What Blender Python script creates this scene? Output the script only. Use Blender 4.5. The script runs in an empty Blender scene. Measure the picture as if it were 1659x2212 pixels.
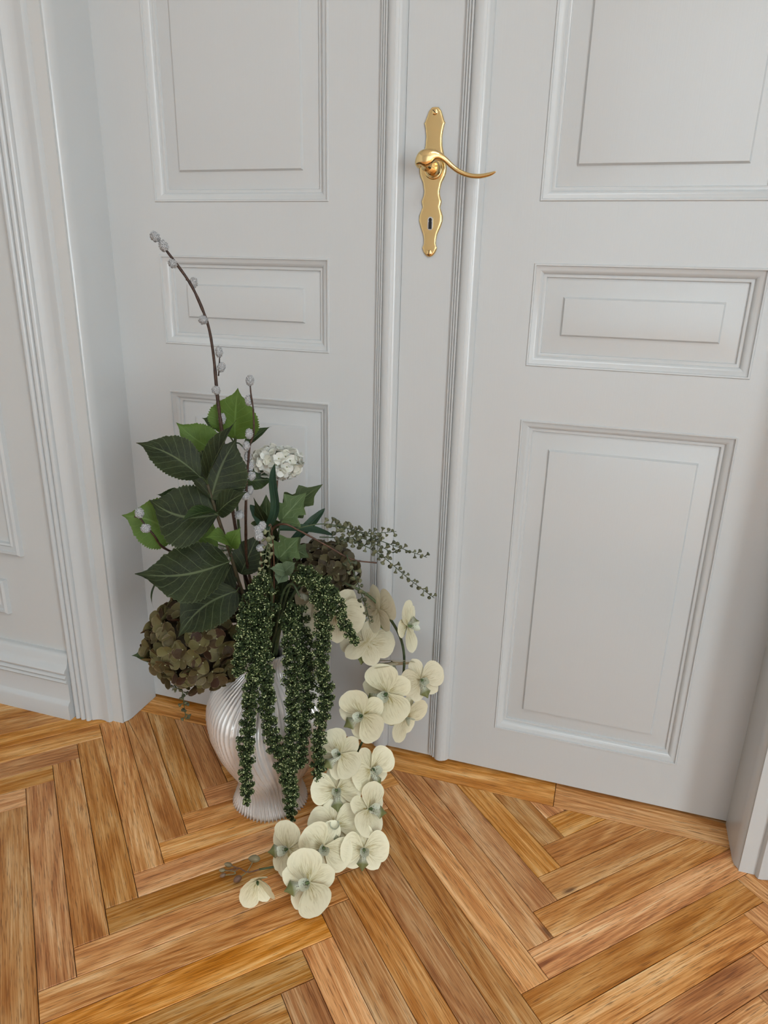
import bpy, bmesh, math, random
import numpy as np
from mathutils import Vector, Matrix

random.seed(7)
rng = np.random.default_rng(7)
scene = bpy.context.scene
col = scene.collection
K = 1.2                                   # metres per solved unit

# ------------------------------------------------------------------ camera
CAM = Vector((0.2922 * K, -1.1329 * K, 0.9106 * K))
PITCH, YAW, ROLL, FPX = 0.336, -0.3021, 0.0235, 1537.277
_f = Vector((math.sin(YAW) * math.cos(PITCH), math.cos(YAW) * math.cos(PITCH), -math.sin(PITCH)))
_r = Vector((math.cos(YAW), -math.sin(YAW), 0.0))
_u = _r.cross(_f)
VR = math.cos(ROLL) * _r + math.sin(ROLL) * _u
VU = -math.sin(ROLL) * _r + math.cos(ROLL) * _u
VF = _f
cd = bpy.data.cameras.new('camera')
cam = bpy.data.objects.new('camera', cd)
col.objects.link(cam)
M = Matrix((VR, VU, -VF)).transposed().to_4x4()
M.translation = CAM
cam.matrix_world = M
cd.sensor_fit = 'VERTICAL'
cd.sensor_height = 36.0
cd.lens = 36.0 * FPX / 2212.0
cd.clip_start = 0.02
scene.camera = cam

# ------------------------------------------------------------------ world, daylight, added fill lights, exposure
w = bpy.data.worlds.new('world')
scene.world = w
w.use_nodes = True
w.node_tree.nodes['Background'].inputs[0].default_value = (0.86, 0.93, 1.0, 1)
w.node_tree.nodes['Background'].inputs[1].default_value = 1.0


def area_light(name, loc, direction, sx, sz, power, colr=(1.0, 1.0, 1.0)):
    l = bpy.data.lights.new(name, 'AREA')
    l.shape = 'RECTANGLE'
    l.size, l.size_y, l.energy, l.color = sx, sz, power, colr
    o = bpy.data.objects.new(name, l)
    o.location = loc
    o.rotation_euler = Vector(direction).to_track_quat('-Z', 'Y').to_euler()
    col.objects.link(o)
    return o


ROOM_X0, ROOM_X1, ROOM_Y0, ROOM_Z = -2.6, 3.4, -5.2, 3.05
SKY_TINT = (0.815, 0.93, 1.0)
area_light('window_and_fill_light', (ROOM_X1 - 0.03, -3.8, 1.25), (-1, 0.0, 0), 1.2, 2.2, 300, SKY_TINT)
area_light('window_and_fill_light', (1.75, ROOM_Y0 + 0.03, 1.3), (0, 1, 0), 1.25, 2.2, 44, SKY_TINT)  # rear light added as frontal fill, no source in view
area_light('window_and_fill_light', (0.35, ROOM_Y0 + 0.03, 1.3), (0, 1, 0), 1.25, 2.2, 30, SKY_TINT)  # second rear light, likewise added for fill
area_light('ceiling_fill', (0.9, -1.9, ROOM_Z - 0.09), (0, 0, -1), 1.0, 1.0, 48, (0.85, 0.945, 1.0))  # unseen overhead light added to lift the floor and soften the room

vs = scene.view_settings
vs.view_transform = 'Standard'
vs.look = 'None'
vs.gamma = 1.0
vs.use_curve_mapping = False
vs.exposure = -1.32
scene.cycles.use_denoising = True
cy = scene.cycles
cy.use_adaptive_sampling = True
cy.adaptive_threshold = 0.16
cy.adaptive_min_samples = 12
cy.max_bounces, cy.diffuse_bounces, cy.glossy_bounces, cy.transmission_bounces = 5, 3, 3, 2
cy.caustics_reflective = cy.caustics_refractive = False

# ------------------------------------------------------------------ helpers
V0 = Vector((-0.2398, -0.2367, 0.0))      # vase axis on the floor
HD = Vector((V0.x - CAM.x, V0.y - CAM.y, 0)).normalized()


def ray(px, py):
    return VF + VR * ((px - 829.5) / FPX) - VU * ((py - 1106.0) / FPX)


def at(px, py, dd=0.0):
    """point seen at a photo pixel, dd metres behind (+) or before (-) the vase axis"""
    v = ray(px, py)
    return CAM + v * (((V0 - CAM).dot(HD) + dd) / v.dot(HD))


def at_z(px, py, z):
    v = ray(px, py)
    return CAM + v * ((z - CAM.z) / v.z)


def view(x, y, z):
    return (VR * x + VU * y - VF * z).normalized()


def link(name, me, mat=None, parent=None):
    o = bpy.data.objects.new(name, me)
    col.objects.link(o)
    if mat is not None and me is not None and not me.materials:
        me.materials.append(mat)
    if parent is not None:
        o.parent = parent
    return o


def tag(o, label=None, cat=None, group=None, kind=None):
    for k_, v_ in (('label', label), ('category', cat), ('group', group), ('kind', kind)):
        if v_:
            o[k_] = v_
    return o


def empty(name, loc=(0, 0, 0)):
    o = bpy.data.objects.new(name, None)
    o.empty_display_size = 0.02
    o.location = loc
    col.objects.link(o)
    return o


def child(name, me, mat, parent, mw=None):
    """part in world coordinates under a parent that only has a location"""
    o = link(name, me, mat, parent)
    base = parent.matrix_basis.copy()
    if parent.parent is not None:
        base = parent.parent.matrix_basis @ parent.matrix_parent_inverse @ base
    o.matrix_parent_inverse = base.inverted()
    if mw is not None:
        o.matrix_basis = mw
    return o


def mesh(name, verts, faces, smooth=True, uv=None):
    me = bpy.data.meshes.new(name)
    me.from_pydata([tuple(v) for v in verts], [], faces)
    if uv is not None:
        l = me.uv_layers.new(name='UVMap')
        idx = np.empty(len(me.loops), dtype=np.int32)
        me.loops.foreach_get('vertex_index', idx)
        l.data.foreach_set('uv', np.asarray(uv, dtype=np.float32)[idx].ravel())
    if smooth:
        me.polygons.foreach_set('use_smooth', [True] * len(me.polygons))
    me.update()
    return me


def recalc(me):
    bm = bmesh.new()
    bm.from_mesh(me)
    bmesh.ops.recalc_face_normals(bm, faces=bm.faces)
    bm.to_mesh(me)
    bm.free()
    return me


def box_data(x0, x1, y0, y1, z0, z1):
    v = [(x0, y0, z0), (x1, y0, z0), (x1, y1, z0), (x0, y1, z0), (x0, y0, z1), (x1, y0, z1), (x1, y1, z1), (x0, y1, z1)]
    f = [(0, 3, 2, 1), (4, 5, 6, 7), (0, 1, 5, 4), (1, 2, 6, 5), (2, 3, 7, 6), (3, 0, 4, 7)]
    return v, f


def boxes(name, bl):
    V, F = [], []
    for b in bl:
        v, f = box_data(*b)
        n = len(V)
        V += v
        F += [tuple(i + n for i in q) for q in f]
    return mesh(name, V, F, smooth=False)


def prism(name, poly, axis, a0, a1, smooth=False):
    """closed 2-D outline swept along an axis; poly is (x,y) for 'z' and (y,z) for 'x'"""
    V = []
    for a in (a0, a1):
        for p in poly:
            V.append((p[0], p[1], a) if axis == 'z' else (a, p[0], p[1]))
    n = len(poly)
    F = [(i, (i + 1) % n, n + (i + 1) % n, n + i) for i in range(n)]
    F += [tuple(range(n))[::-1], tuple(range(n, 2 * n))]
    me = recalc(mesh(name, V, F, smooth=False))
    if smooth:
        shade_auto(me, 38)
    return me


def shade_auto(me, deg):
    me.polygons.foreach_set('use_smooth', [True] * len(me.polygons))
    bm = bmesh.new()
    bm.from_mesh(me)
    for e in bm.edges:
        if len(e.link_faces) == 2 and e.calc_face_angle(0) > math.radians(deg):
            e.smooth = False
        elif len(e.link_faces) != 2:
            e.smooth = False
    bm.to_mesh(me)
    bm.free()
    return me


def spline(pts, n):
    P = [Vector(p) for p in pts]
    P = [P[0] * 2 - P[1]] + P + [P[-1] * 2 - P[-2]]
    segs = len(P) - 3
    out = []
    for k in range(n):
        t = k / (n - 1) * segs
        i = min(int(t), segs - 1)
        t -= i
        p0, p1, p2, p3 = P[i:i + 4]
        out.append(0.5 * ((2 * p1) + (p2 - p0) * t + (2 * p0 - 5 * p1 + 4 * p2 - p3) * t * t + (3 * p1 - p0 - 3 * p2 + p3) * t ** 3))
    return out


def frames(pts):
    T = []
    for i in range(len(pts)):
        d = pts[min(i + 1, len(pts) - 1)] - pts[max(i - 1, 0)]
        T.append(d.normalized() if d.length > 1e-9 else Vector((0, 0, 1)))
    n = T[0].orthogonal().normalized()
    N = []
    for t in T:
        n = (n - t * n.dot(t))
        n = n.normalized() if n.length > 1e-6 else t.orthogonal().normalized()
        N.append(n)
    return T, N


def tube_data(pts, radii, seg=7):
    T, N = frames(pts)
    V, F = [], []
    for p, t, n, r in zip(pts, T, N, radii):
        b = t.cross(n)
        for k in range(seg):
            a = 2 * math.pi * k / seg
            V.append(p + (n * math.cos(a) + b * math.sin(a)) * r)
    m = len(pts)
    for i in range(m - 1):
        for k in range(seg):
            F.append((i * seg + k, i * seg + (k + 1) % seg, (i + 1) * seg + (k + 1) % seg, (i + 1) * seg + k))
    F.append(tuple(range(seg))[::-1])
    F.append(tuple(range((m - 1) * seg, m * seg)))
    return V, F


def tube(name, pts, r0, r1, n=24, seg=7, knob=0.0):
    P = spline(pts, n)
    R = [(r0 + (r1 - r0) * i / (n - 1)) * (1 + knob * random.uniform(-1, 1)) for i in range(n)]
    V, F = tube_data(P, R, seg)
    return mesh(name, V, F)


def interp(tab, t):
    for (a, x), (b, y) in zip(tab, tab[1:]):
        if t <= b:
            s = (t - a) / (b - a) if b > a else 0
            s = s * s * (3 - 2 * s) * 0.35 + s * 0.65
            return x + (y - x) * s
    return tab[-1][1]


# ------------------------------------------------------------------ materials
class NT:
    def __init__(self, name):
        self.mat = bpy.data.materials.new(name)
        self.mat.use_nodes = True
        self.nt = self.mat.node_tree
        self.b = self.nt.nodes['Principled BSDF']
        self.out = self.nt.nodes['Material Output']

    def n(self, t, **kw):
        nd = self.nt.nodes.new('ShaderNode' + t)
        for k_, v_ in kw.items():
            setattr(nd, k_, v_)
        return nd

    def l(self, a, b):
        self.nt.links.new(a, b)

    def val(self, sock, v_):
        if hasattr(v_, 'is_output'):
            self.l(v_, sock)
        else:
            sock.default_value = v_

    def math(self, op, a, b=None, c=None):
        nd = self.n('Math', operation=op)
        self.val(nd.inputs[0], a)
        if b is not None:
            self.val(nd.inputs[1], b)
        if c is not None:
            self.val(nd.inputs[2], c)
        return nd.outputs[0]

    def mix(self, f, a, b, blend='MIX'):
        nd = self.n('Mix', data_type='RGBA', blend_type=blend)
        self.val(nd.inputs[0], f)
        self.val(nd.inputs[6], a)
        self.val(nd.inputs[7], b)
        return nd.outputs[2]

    def ramp(self, f, stops):
        nd = self.n('ValToRGB')
        cr = nd.color_ramp
        while len(cr.elements) < len(stops):
            cr.elements.new(0.5)
        for e, (p, c) in zip(cr.elements, stops):
            e.position = p
            e.color = c if len(c) == 4 else (*c, 1)
        self.l(f, nd.inputs[0])
        return nd.outputs[0]

    def noise(self, vec, scale, detail=3, rough=0.55, dist=0.0):
        nd = self.n('TexNoise')
        nd.inputs['Scale'].default_value = scale
        nd.inputs['Detail'].default_value = detail
        nd.inputs['Roughness'].default_value = rough
        nd.inputs['Distortion'].default_value = dist
        if vec is not None:
            self.l(vec, nd.inputs['Vector'])
        return nd.outputs[0]

    def mapping(self, vec, scale=(1, 1, 1), loc=None):
        nd = self.n('Mapping')
        nd.inputs['Scale'].default_value = scale
        self.l(vec, nd.inputs['Vector'])
        if loc is not None:
            self.val(nd.inputs['Location'], loc)
        return nd.outputs[0]

    def bump(self, h, strength=0.2, dist=0.001):
        nd = self.n('Bump')
        nd.inputs['Strength'].default_value = strength
        nd.inputs['Distance'].default_value = dist
        self.l(h, nd.inputs['Height'])
        self.l(nd.outputs[0], self.b.inputs['Normal'])
        return nd

    def set(self, **kw):
        names = dict(rough='Roughness', metal='Metallic', coat='Coat Weight', coatr='Coat Roughness', spec='Specular IOR Level', sheen='Sheen Weight', sub='Subsurface Weight')
        for k_, v_ in kw.items():
            if k_ == 'color':
                self.val(self.b.inputs['Base Color'], v_ if hasattr(v_, 'is_output') else (*v_, 1))
            else:
                self.val(self.b.inputs[names[k_]], v_)

    def translucent(self, colr, f):
        t = self.n('BsdfTranslucent')
        self.val(t.inputs[0], colr if hasattr(colr, 'is_output') else (*colr, 1))
        m = self.n('MixShader')
        m.inputs[0].default_value = f
        self.l(self.b.outputs[0], m.inputs[1])
        self.l(t.outputs[0], m.inputs[2])
        self.l(m.outputs[0], self.out.inputs[0])


def paint_material(name, c, rough=0.3, grain=True):
    m = NT(name)
    tc = m.n('TexCoord').outputs['Object']
    n1 = m.noise(tc, 3.0, 3)
    m.set(color=m.mix(n1, (*[x * 0.965 for x in c], 1), (*c, 1)), rough=rough)
    if grain:
        h1 = m.noise(m.mapping(tc, (420, 420, 9)), 1.0, 3)
        h2 = m.noise(tc, 26.0, 2)
        m.bump(m.math('ADD', h1, m.math('MULTIPLY', h2, 1.2)), 0.16, 0.0008)
    return m.mat


M_PAINT = paint_material('white gloss paint', (0.60, 0.607, 0.60), 0.22)
M_WALL = paint_material('matt white wall', (0.62, 0.618, 0.60), 0.5)
M_ROOM = paint_material('bright white wall', (0.86, 0.86, 0.85), 0.7, False)
M_CEIL = paint_material('ceiling white', (0.9, 0.9, 0.89), 0.8, False)


def wood_material(name):
    m = NT(name)
    tc = m.n('TexCoord').outputs['Object']
    oi = m.n('ObjectInfo').outputs['Random']
    off = m.n('CombineXYZ')
    m.l(m.math('MULTIPLY', oi, 53.7), off.inputs[0])
    m.l(m.math('MULTIPLY', oi, 31.3), off.inputs[1])
    m.l(m.math('MULTIPLY', oi, 17.9), off.inputs[2])
    add = m.n('VectorMath', operation='ADD')
    m.l(tc, add.inputs[0])
    m.l(off.outputs[0], add.inputs[1])
    p = add.outputs[0]
    figure = m.noise(m.mapping(p, (3.2, 26, 8)), 1.0, 4, 0.5, 0.5)
    slow = m.noise(m.mapping(p, (1.3, 12, 4)), 1.0, 1, 0.4, 0.15)
    rings = m.math('ADD', m.math('MULTIPLY', m.math('SINE', m.math('MULTIPLY', slow, 95.0)), 0.5), 0.5)
    fib = m.noise(m.mapping(p, (9, 480, 60)), 1.0, 3, 0.6)
    pore = m.noise(m.mapping(p, (30, 760, 90)), 1.0, 2, 0.5)
    pm = m.ramp(pore, [(0.56, (0, 0, 0)), (0.68, (1, 1, 1))])
    fig = m.math('ADD', m.math('MULTIPLY', figure, 0.58), m.math('ADD', m.math('MULTIPLY', rings, 0.085), m.math('MULTIPLY', fib, 0.46)))
    base = m.ramp(fig, [(0.36, (0.23, 0.073, 0.015)), (0.49, (0.49, 0.20, 0.054)), (0.60, (0.66, 0.335, 0.12)), (0.74, (0.86, 0.56, 0.28))])
    v2 = m.n('TexVoronoi', feature='F1')
    v2.inputs['Scale'].default_value = 1.0
    m.l(m.mapping(p, (2.6, 9, 1)), v2.inputs['Vector'])
    knot = m.ramp(v2.outputs['Distance'], [(0.02, (1, 1, 1)), (0.055, (0, 0, 0))])
    kn = m.math('MULTIPLY', knot, 0.75)
    c1 = m.mix(m.math('MULTIPLY', pm, 0.68), base, (0.13, 0.048, 0.014, 1))
    c2 = m.mix(kn, c1, (0.085, 0.032, 0.012, 1))
    hsv = m.n('HueSaturation')
    m.l(c2, hsv.inputs['Color'])
    r2 = m.math('FRACT', m.math('MULTIPLY', oi, 7.31))
    r3 = m.math('FRACT', m.math('MULTIPLY', oi, 13.7))
    m.l(m.math('ADD', m.math('MULTIPLY', r2, 0.54), 0.88), hsv.inputs['Value'])
    m.l(m.math('ADD', m.math('MULTIPLY', r3, 0.13), 0.98), hsv.inputs['Saturation'])
    m.l(m.math('ADD', m.math('MULTIPLY', r3, 0.006), 0.494), hsv.inputs['Hue'])
    m.set(color=hsv.outputs[0], rough=m.math('ADD', m.math('MULTIPLY', fib, 0.16), 0.30), spec=0.4)
    hh = m.math('SUBTRACT', m.math('MULTIPLY', fib, 0.5), m.math('MULTIPLY', pm, 0.8))
    m.bump(hh, 0.22, 0.0004)
    return m.mat


M_WOOD = wood_material('lacquered oak')
mg = NT('dark joint')
mg.set(color=(0.035, 0.014, 0.006), rough=0.9)
M_GAP = mg.mat

mb = NT('polished brass')
tcb = mb.n('TexCoord').outputs['Object']
mb.set(color=(0.83, 0.62, 0.30), metal=1.0, rough=0.17)
mb.bump(mb.noise(mb.mapping(tcb, (60, 60, 8)), 1.0, 2), 0.05, 0.0005)
M_BRASS = mb.mat
ms = NT('worn steel')
ms.set(color=(0.6, 0.6, 0.6), metal=1.0, rough=0.35)
M_STEEL = ms.mat
mk = NT('dark keyhole')
mk.set(color=(0.008, 0.008, 0.009), rough=0.8)
M_DARK = mk.mat

mv = NT('pearl glaze')
tcv = mv.n('TexCoord').outputs['Object']
mv.set(color=mv.mix(mv.noise(tcv, 14, 3), (0.74, 0.70, 0.66, 1), (0.86, 0.83, 0.79, 1)), rough=0.24, metal=0.35, coat=0.4, coatr=0.1)
M_VASE = mv.mat


def leaf_material(name, dark, light, vein, transl=0.12, rough=0.42, nv=8.0):
    m = NT(name)
    uv = m.n('UVMap').outputs[0]
    sx = m.n('SeparateXYZ')
    m.l(uv, sx.inputs[0])
    s = m.math('ABSOLUTE', m.math('MULTIPLY', m.math('SUBTRACT', sx.outputs[0], 0.5), 2.0))
    v = sx.outputs[1]
    oi = m.n('ObjectInfo').outputs['Random']
    nz = m.noise(m.mapping(uv, (3, 4, 1)), 1.0, 2)
    q = m.math('ADD', m.math('SUBTRACT', m.math('MULTIPLY', v, nv), m.math('MULTIPLY', m.math('POWER', s, 0.8), 2.3)), m.math('MULTIPLY', nz, 0.5))
    q = m.math('ADD', q, m.math('MULTIPLY', oi, 0.7))
    side = m.math('ABSOLUTE', m.math('SUBTRACT', m.math('FRACT', q), 0.5))
    sv = m.ramp(side, [(0.010, (1, 1, 1)), (0.060, (0, 0, 0))])
    mid = m.ramp(s, [(0.018, (1, 1, 1)), (0.055, (0, 0, 0))])
    net = m.n('TexVoronoi', feature='DISTANCE_TO_EDGE')
    net.inputs['Scale'].default_value = 1
    m.l(m.mapping(uv, (13, 17, 1)), net.inputs['Vector'])
    nf = m.ramp(net.outputs['Distance'], [(0.0, (1, 1, 1)), (0.05, (0, 0, 0))])
    veins = m.math('MAXIMUM', m.math('MULTIPLY', sv, 0.55), m.math('MAXIMUM', m.math('MULTIPLY', mid, 0.8), m.math('MULTIPLY', nf, 0.13)))
    big = m.noise(m.mapping(uv, (2.2, 2.6, 1), None), 1.0, 3)
    body = m.mix(m.ramp(big, [(0.35, (0, 0, 0)), (0.68, (1, 1, 1))]), (*dark, 1), (*light, 1))
    edge = m.ramp(s, [(0.955, (0, 0, 0)), (0.99, (1, 1, 1))])
    c = m.mix(veins, body, (*vein, 1))
    c = m.mix(m.math('MULTIPLY', edge, 0.35), c, (*vein, 1))
    m.set(color=c, rough=rough, spec=0.26)
    hh = m.math('SUBTRACT', m.math('MULTIPLY', m.noise(m.mapping(uv, (24, 30, 1)), 1.0, 2), 0.35), veins)
    m.bump(hh, 0.35, 0.0012)
    if transl:
        m.translucent(m.mix(0.5, c, (light[0] * 1.6, light[1] * 1.6, light[2] * 0.9, 1)), transl)
    return m.mat


M_LEAF = leaf_material('dark hydrangea leaf', (0.010, 0.0155, 0.004), (0.026, 0.037, 0.009), (0.115, 0.14, 0.065), 0.04, 0.55)
M_LEAF2 = leaf_material('mid green leaf', (0.016, 0.031, 0.008), (0.036, 0.062, 0.016), (0.12, 0.17, 0.07), 0.10)
M_PALE = leaf_material('fresh green leaf', (0.075, 0.130, 0.022), (0.115, 0.19, 0.038), (0.15, 0.24, 0.06), 0.22, 0.5)
M_LOBE = leaf_material('dull green lobed leaf', (0.075, 0.12, 0.045), (0.115, 0.17, 0.065), (0.22, 0.29, 0.14), 0.2, 0.55, 4.0)
M_LOBED = leaf_material('olive lobed leaf', (0.035, 0.055, 0.018), (0.07, 0.095, 0.034), (0.12, 0.16, 0.07), 0.15, 0.55, 4.0)
M_SAGE = leaf_material('sage green leaf', (0.10, 0.14, 0.075), (0.16, 0.21, 0.115), (0.25, 0.31, 0.19), 0.2, 0.6)
M_STRAP = leaf_material('bluish strap leaf', (0.014, 0.035, 0.018), (0.028, 0.062, 0.032), (0.04, 0.08, 0.045), 0.05, 0.4, 0.0)


def plain(name, a, b, scale, rough=0.55, bump=0.0, transl=0.0, spec=0.4):
    m = NT(name)
    tc = m.n('TexCoord').outputs['Object']
    oi = m.n('ObjectInfo').outputs['Random']
    n_ = m.noise(tc, scale, 3)
    f = m.math('ADD', m.math('MULTIPLY', n_, 0.9), m.math('MULTIPLY', m.math('SUBTRACT', oi, 0.5), 0.35))
    c = m.ramp(f, [(0.28, a), (0.68, b)])
    m.set(color=c, rough=rough, spec=spec)
    if bump:
        m.bump(n_, bump, 0.001)
    if transl:
        m.translucent(c, transl)
    return m.mat


M_TWIG = plain('dark willow bark', (0.020, 0.008, 0.005), (0.075, 0.036, 0.020), 220, 0.5, 0.4)
M_STEM = plain('brown green stem', (0.055, 0.045, 0.022), (0.135, 0.075, 0.045), 90, 0.55, 0.2)
M_GSTEM = plain('green stem', (0.035, 0.055, 0.02), (0.085, 0.11, 0.045), 90, 0.55)
M_RSTEM = plain('reddish stem', (0.045, 0.021, 0.011), (0.12, 0.055, 0.030), 120, 0.5, 0.2)
M_BERRY = plain('olive seed cup', (0.045, 0.048, 0.022), (0.16, 0.16, 0.08), 160, 0.5)
M_BERRYP = plain('pale seed cup', (0.12, 0.125, 0.06), (0.33, 0.34, 0.19), 160, 0.5)
M_BUD = plain('orchid bud', (0.20, 0.10, 0.075), (0.30, 0.29, 0.15), 90, 0.4)
M_COLUMN = plain('orchid column', (0.05, 0.085, 0.03), (0.14, 0.19, 0.075), 200, 0.4)
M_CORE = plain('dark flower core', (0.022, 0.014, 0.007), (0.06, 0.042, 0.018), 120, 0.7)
M_COREW = plain('pale flower core', (0.36, 0.36, 0.22), (0.52, 0.50, 0.36), 120, 0.7)
M_FCENTER = plain('floret eye', (0.25, 0.24, 0.12), (0.45, 0.43, 0.25), 300, 0.5)

mc = NT('silver catkin')
tcc = mc.n('TexCoord').outputs['Object']
nc = mc.noise(tcc, 9, 2)
mc.set(color=mc.ramp(nc, [(0.38, (0.08, 0.077, 0.075)), (0.60, (0.62, 0.61, 0.60))]), rough=0.95, sheen=0.3)
M_CATKIN = mc.mat


def floret_material(name, inner, mid, rim):
    m = NT(name)
    uv = m.n('UVMap').outputs[0]
    sx = m.n('SeparateXYZ')
    m.l(uv, sx.inputs[0])
    s = m.math('ABSOLUTE', m.math('MULTIPLY', m.math('SUBTRACT', sx.outputs[0], 0.5), 2.0))
    v = sx.outputs[1]
    oi = m.n('ObjectInfo').outputs['Random']
    ed = m.math('MAXIMUM', s, v)
    nz = m.noise(m.mapping(uv, (9, 2, 1)), 1.0, 3)
    f = m.math('ADD', m.math('MULTIPLY', oi, 0.75), m.math('MULTIPLY', nz, 0.4))
    c = m.mix(m.ramp(f, [(0.25, (0, 0, 0)), (0.85, (1, 1, 1))]), (*inner, 1), (*mid, 1))
    c = m.mix(m.math('MULTIPLY', m.ramp(ed, [(0.88, (0, 0, 0)), (0.99, (1, 1, 1))]), 0.55), c, (*rim, 1))
    m.set(color=c, rough=0.55, spec=0.3)
    m.bump(nz, 0.3, 0.0006)
    m.translucent(c, 0.15)
    return m.mat


M_HYD = floret_material('antique hydrangea petal', (0.055, 0.024, 0.012), (0.17, 0.145, 0.055), (0.30, 0.22, 0.13))
M_HYD2 = floret_material('dusky hydrangea petal', (0.05, 0.034, 0.018), (0.125, 0.105, 0.05), (0.22, 0.17, 0.10))
M_HYDW = floret_material('white hydrangea petal', (0.66, 0.64, 0.53), (0.84, 0.83, 0.77), (0.88, 0.87, 0.82))


def orchid_material(name, cream, edge, tan, lip=False, tip=False):
    m = NT(name)
    uv = m.n('UVMap').outputs[0]
    sx = m.n('SeparateXYZ')
    m.l(uv, sx.inputs[0])
    u, v = sx.outputs[0], sx.outputs[1]
    s = m.math('ABSOLUTE', m.math('MULTIPLY', m.math('SUBTRACT', u, 0.5), 2.0))
    oi = m.n('ObjectInfo').outputs['Random']
    cmb = m.n('CombineXYZ')
    m.l(m.math('MULTIPLY', u, 24.0), cmb.inputs[0])
    m.l(m.math('MULTIPLY', v, 3.0), cmb.inputs[1])
    m.l(m.math('MULTIPLY', oi, 40.0), cmb.inputs[2])
    st = m.noise(cmb.outputs[0], 1.0, 3, 0.6, 0.4)
    stripes = m.ramp(st, [(0.47, (0, 0, 0)), (0.62, (1, 1, 1))])
    core = m.ramp(v, [(0.05, (1, 1, 1)), (0.40, (0.48, 0.48, 0.48)), (0.92, (0, 0, 0))])
    midc = m.math('SUBTRACT', 1.0, m.math('MULTIPLY', s, 0.6))
    f = m.math('MULTIPLY', m.math('MULTIPLY', core, midc), m.math('ADD', m.math('MULTIPLY', stripes, 0.70), 0.50))
    f2 = m.math('ADD', f, m.math('MULTIPLY', m.math('MULTIPLY', stripes, 0.15), m.math('SUBTRACT', 1.0, v)))
    body = m.mix(m.noise(m.mapping(uv, (3, 3, 1)), 1.0, 2), (*cream, 1), (*edge, 1))
    c = m.mix(f2, body, (*tan, 1))
    if lip:
        tc = m.n('TexCoord').outputs['Object']
        vo = m.n('TexVoronoi', feature='F1')
        vo.inputs['Scale'].default_value = 460
        m.l(tc, vo.inputs['Vector'])
        sp = m.ramp(vo.outputs['Distance'], [(0.28, (1, 1, 1)), (0.36, (0, 0, 0))])
        band = m.ramp(v, [(0.04, (0, 0, 0)), (0.12, (1, 1, 1)), (0.48, (1, 1, 1)), (0.62, (0, 0, 0))])
        if tip:
            c = m.mix(m.ramp(v, [(0.45, (0, 0, 0)), (0.68, (1, 1, 1))]), c, (0.19, 0.20, 0.075, 1))
        c = m.mix(m.math('MULTIPLY', m.math('MULTIPLY', sp, band), 0.9), c, (0.07, 0.025, 0.02, 1))
    m.set(color=c, rough=0.5, spec=0.35)
    m.bump(st, 0.25, 0.0008)
    m.translucent(c, 0.14)
    return m.mat


M_PETAL = orchid_material('cream orchid petal', (0.93, 0.88, 0.66), (0.86, 0.81, 0.58), (0.36, 0.28, 0.075))
M_PETAL_SHADE = orchid_material('shaded orchid petal', (0.80, 0.74, 0.55), (0.68, 0.61, 0.43), (0.36, 0.27, 0.10))  # darker petal copy: shade on the upper blossoms put into the colour
M_LIP = orchid_material('speckled orchid lip', (0.84, 0.83, 0.76), (0.62, 0.65, 0.46), (0.26, 0.29, 0.12), True)
M_LIPTIP = orchid_material('olive tipped orchid lip', (0.84, 0.83, 0.76), (0.62, 0.65, 0.46), (0.26, 0.29, 0.12), True, True)

ma = NT('amaranth grain')
at_ = ma.n('Attribute', attribute_name='tone')
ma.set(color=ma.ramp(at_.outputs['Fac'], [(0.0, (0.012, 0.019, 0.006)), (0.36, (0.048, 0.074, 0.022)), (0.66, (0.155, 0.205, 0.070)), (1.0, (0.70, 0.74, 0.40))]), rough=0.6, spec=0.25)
M_AMAR = ma.mat

# ------------------------------------------------------------------ room shell
WALL_Y = -0.125
OPEN = 0.700
DOOR_TOP = 2.42
JX = 0.57641 * K


def structure(name, me, mat, label=None):
    o = link(name, me, mat)
    return tag(o, label, None, None, 'structure')


wf = structure('wall_front', boxes('wall_front', [
    (ROOM_X0, -OPEN, WALL_Y, 0.12, 0, ROOM_Z), (OPEN, ROOM_X1, WALL_Y, 0.12, 0, ROOM_Z), (-OPEN, OPEN, WALL_Y, 0.12, DOOR_TOP + 0.01, ROOM_Z)]), M_WALL,
    'white plaster wall around the double door')
structure('wall_left', boxes('wall_left', [(ROOM_X0 - 0.12, ROOM_X0, ROOM_Y0, 0.1, 0, ROOM_Z)]), M_ROOM, 'white plaster side wall outside the picture')


def window_wall(name, axis, c0, c1, a0, a1, holes):
    """wall with rectangular window openings; holes are (a_start, a_end, z0, z1)"""
    bl = []

    def add(s0, s1, z0, z1):
        if s1 - s0 > 1e-4 and z1 - z0 > 1e-4:
            bl.append((c0, c1, s0, s1, z0, z1) if axis == 'x' else (s0, s1, c0, c1, z0, z1))
    prev = a0
    for h0, h1, z0, z1 in sorted(holes):
        add(prev, h0, 0, ROOM_Z)
        add(h0, h1, 0, z0)
        add(h0, h1, z1, ROOM_Z)
        prev = h1
    add(prev, a1, 0, ROOM_Z)
    return boxes(name, bl)


structure('wall_right', window_wall('wall_right', 'x', ROOM_X1, ROOM_X1 + 0.2, ROOM_Y0, 0.12, [(-4.45, -3.15, 0.12, 2.4)]), M_ROOM, 'white side wall with a tall window')
structure('wall_back', window_wall('wall_back', 'y', ROOM_Y0 - 0.2, ROOM_Y0, ROOM_X0, ROOM_X1, [(-0.3, 1.0, 0.15, 2.45), (1.1, 2.4, 0.15, 2.45)]), M_ROOM, 'white rear wall with two tall windows added for fill light')
structure('ceiling', boxes('ceiling', [(ROOM_X0, ROOM_X1, ROOM_Y0, 0.12, ROOM_Z, ROOM_Z + 0.1)]), M_CEIL, 'plain white ceiling')


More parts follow.
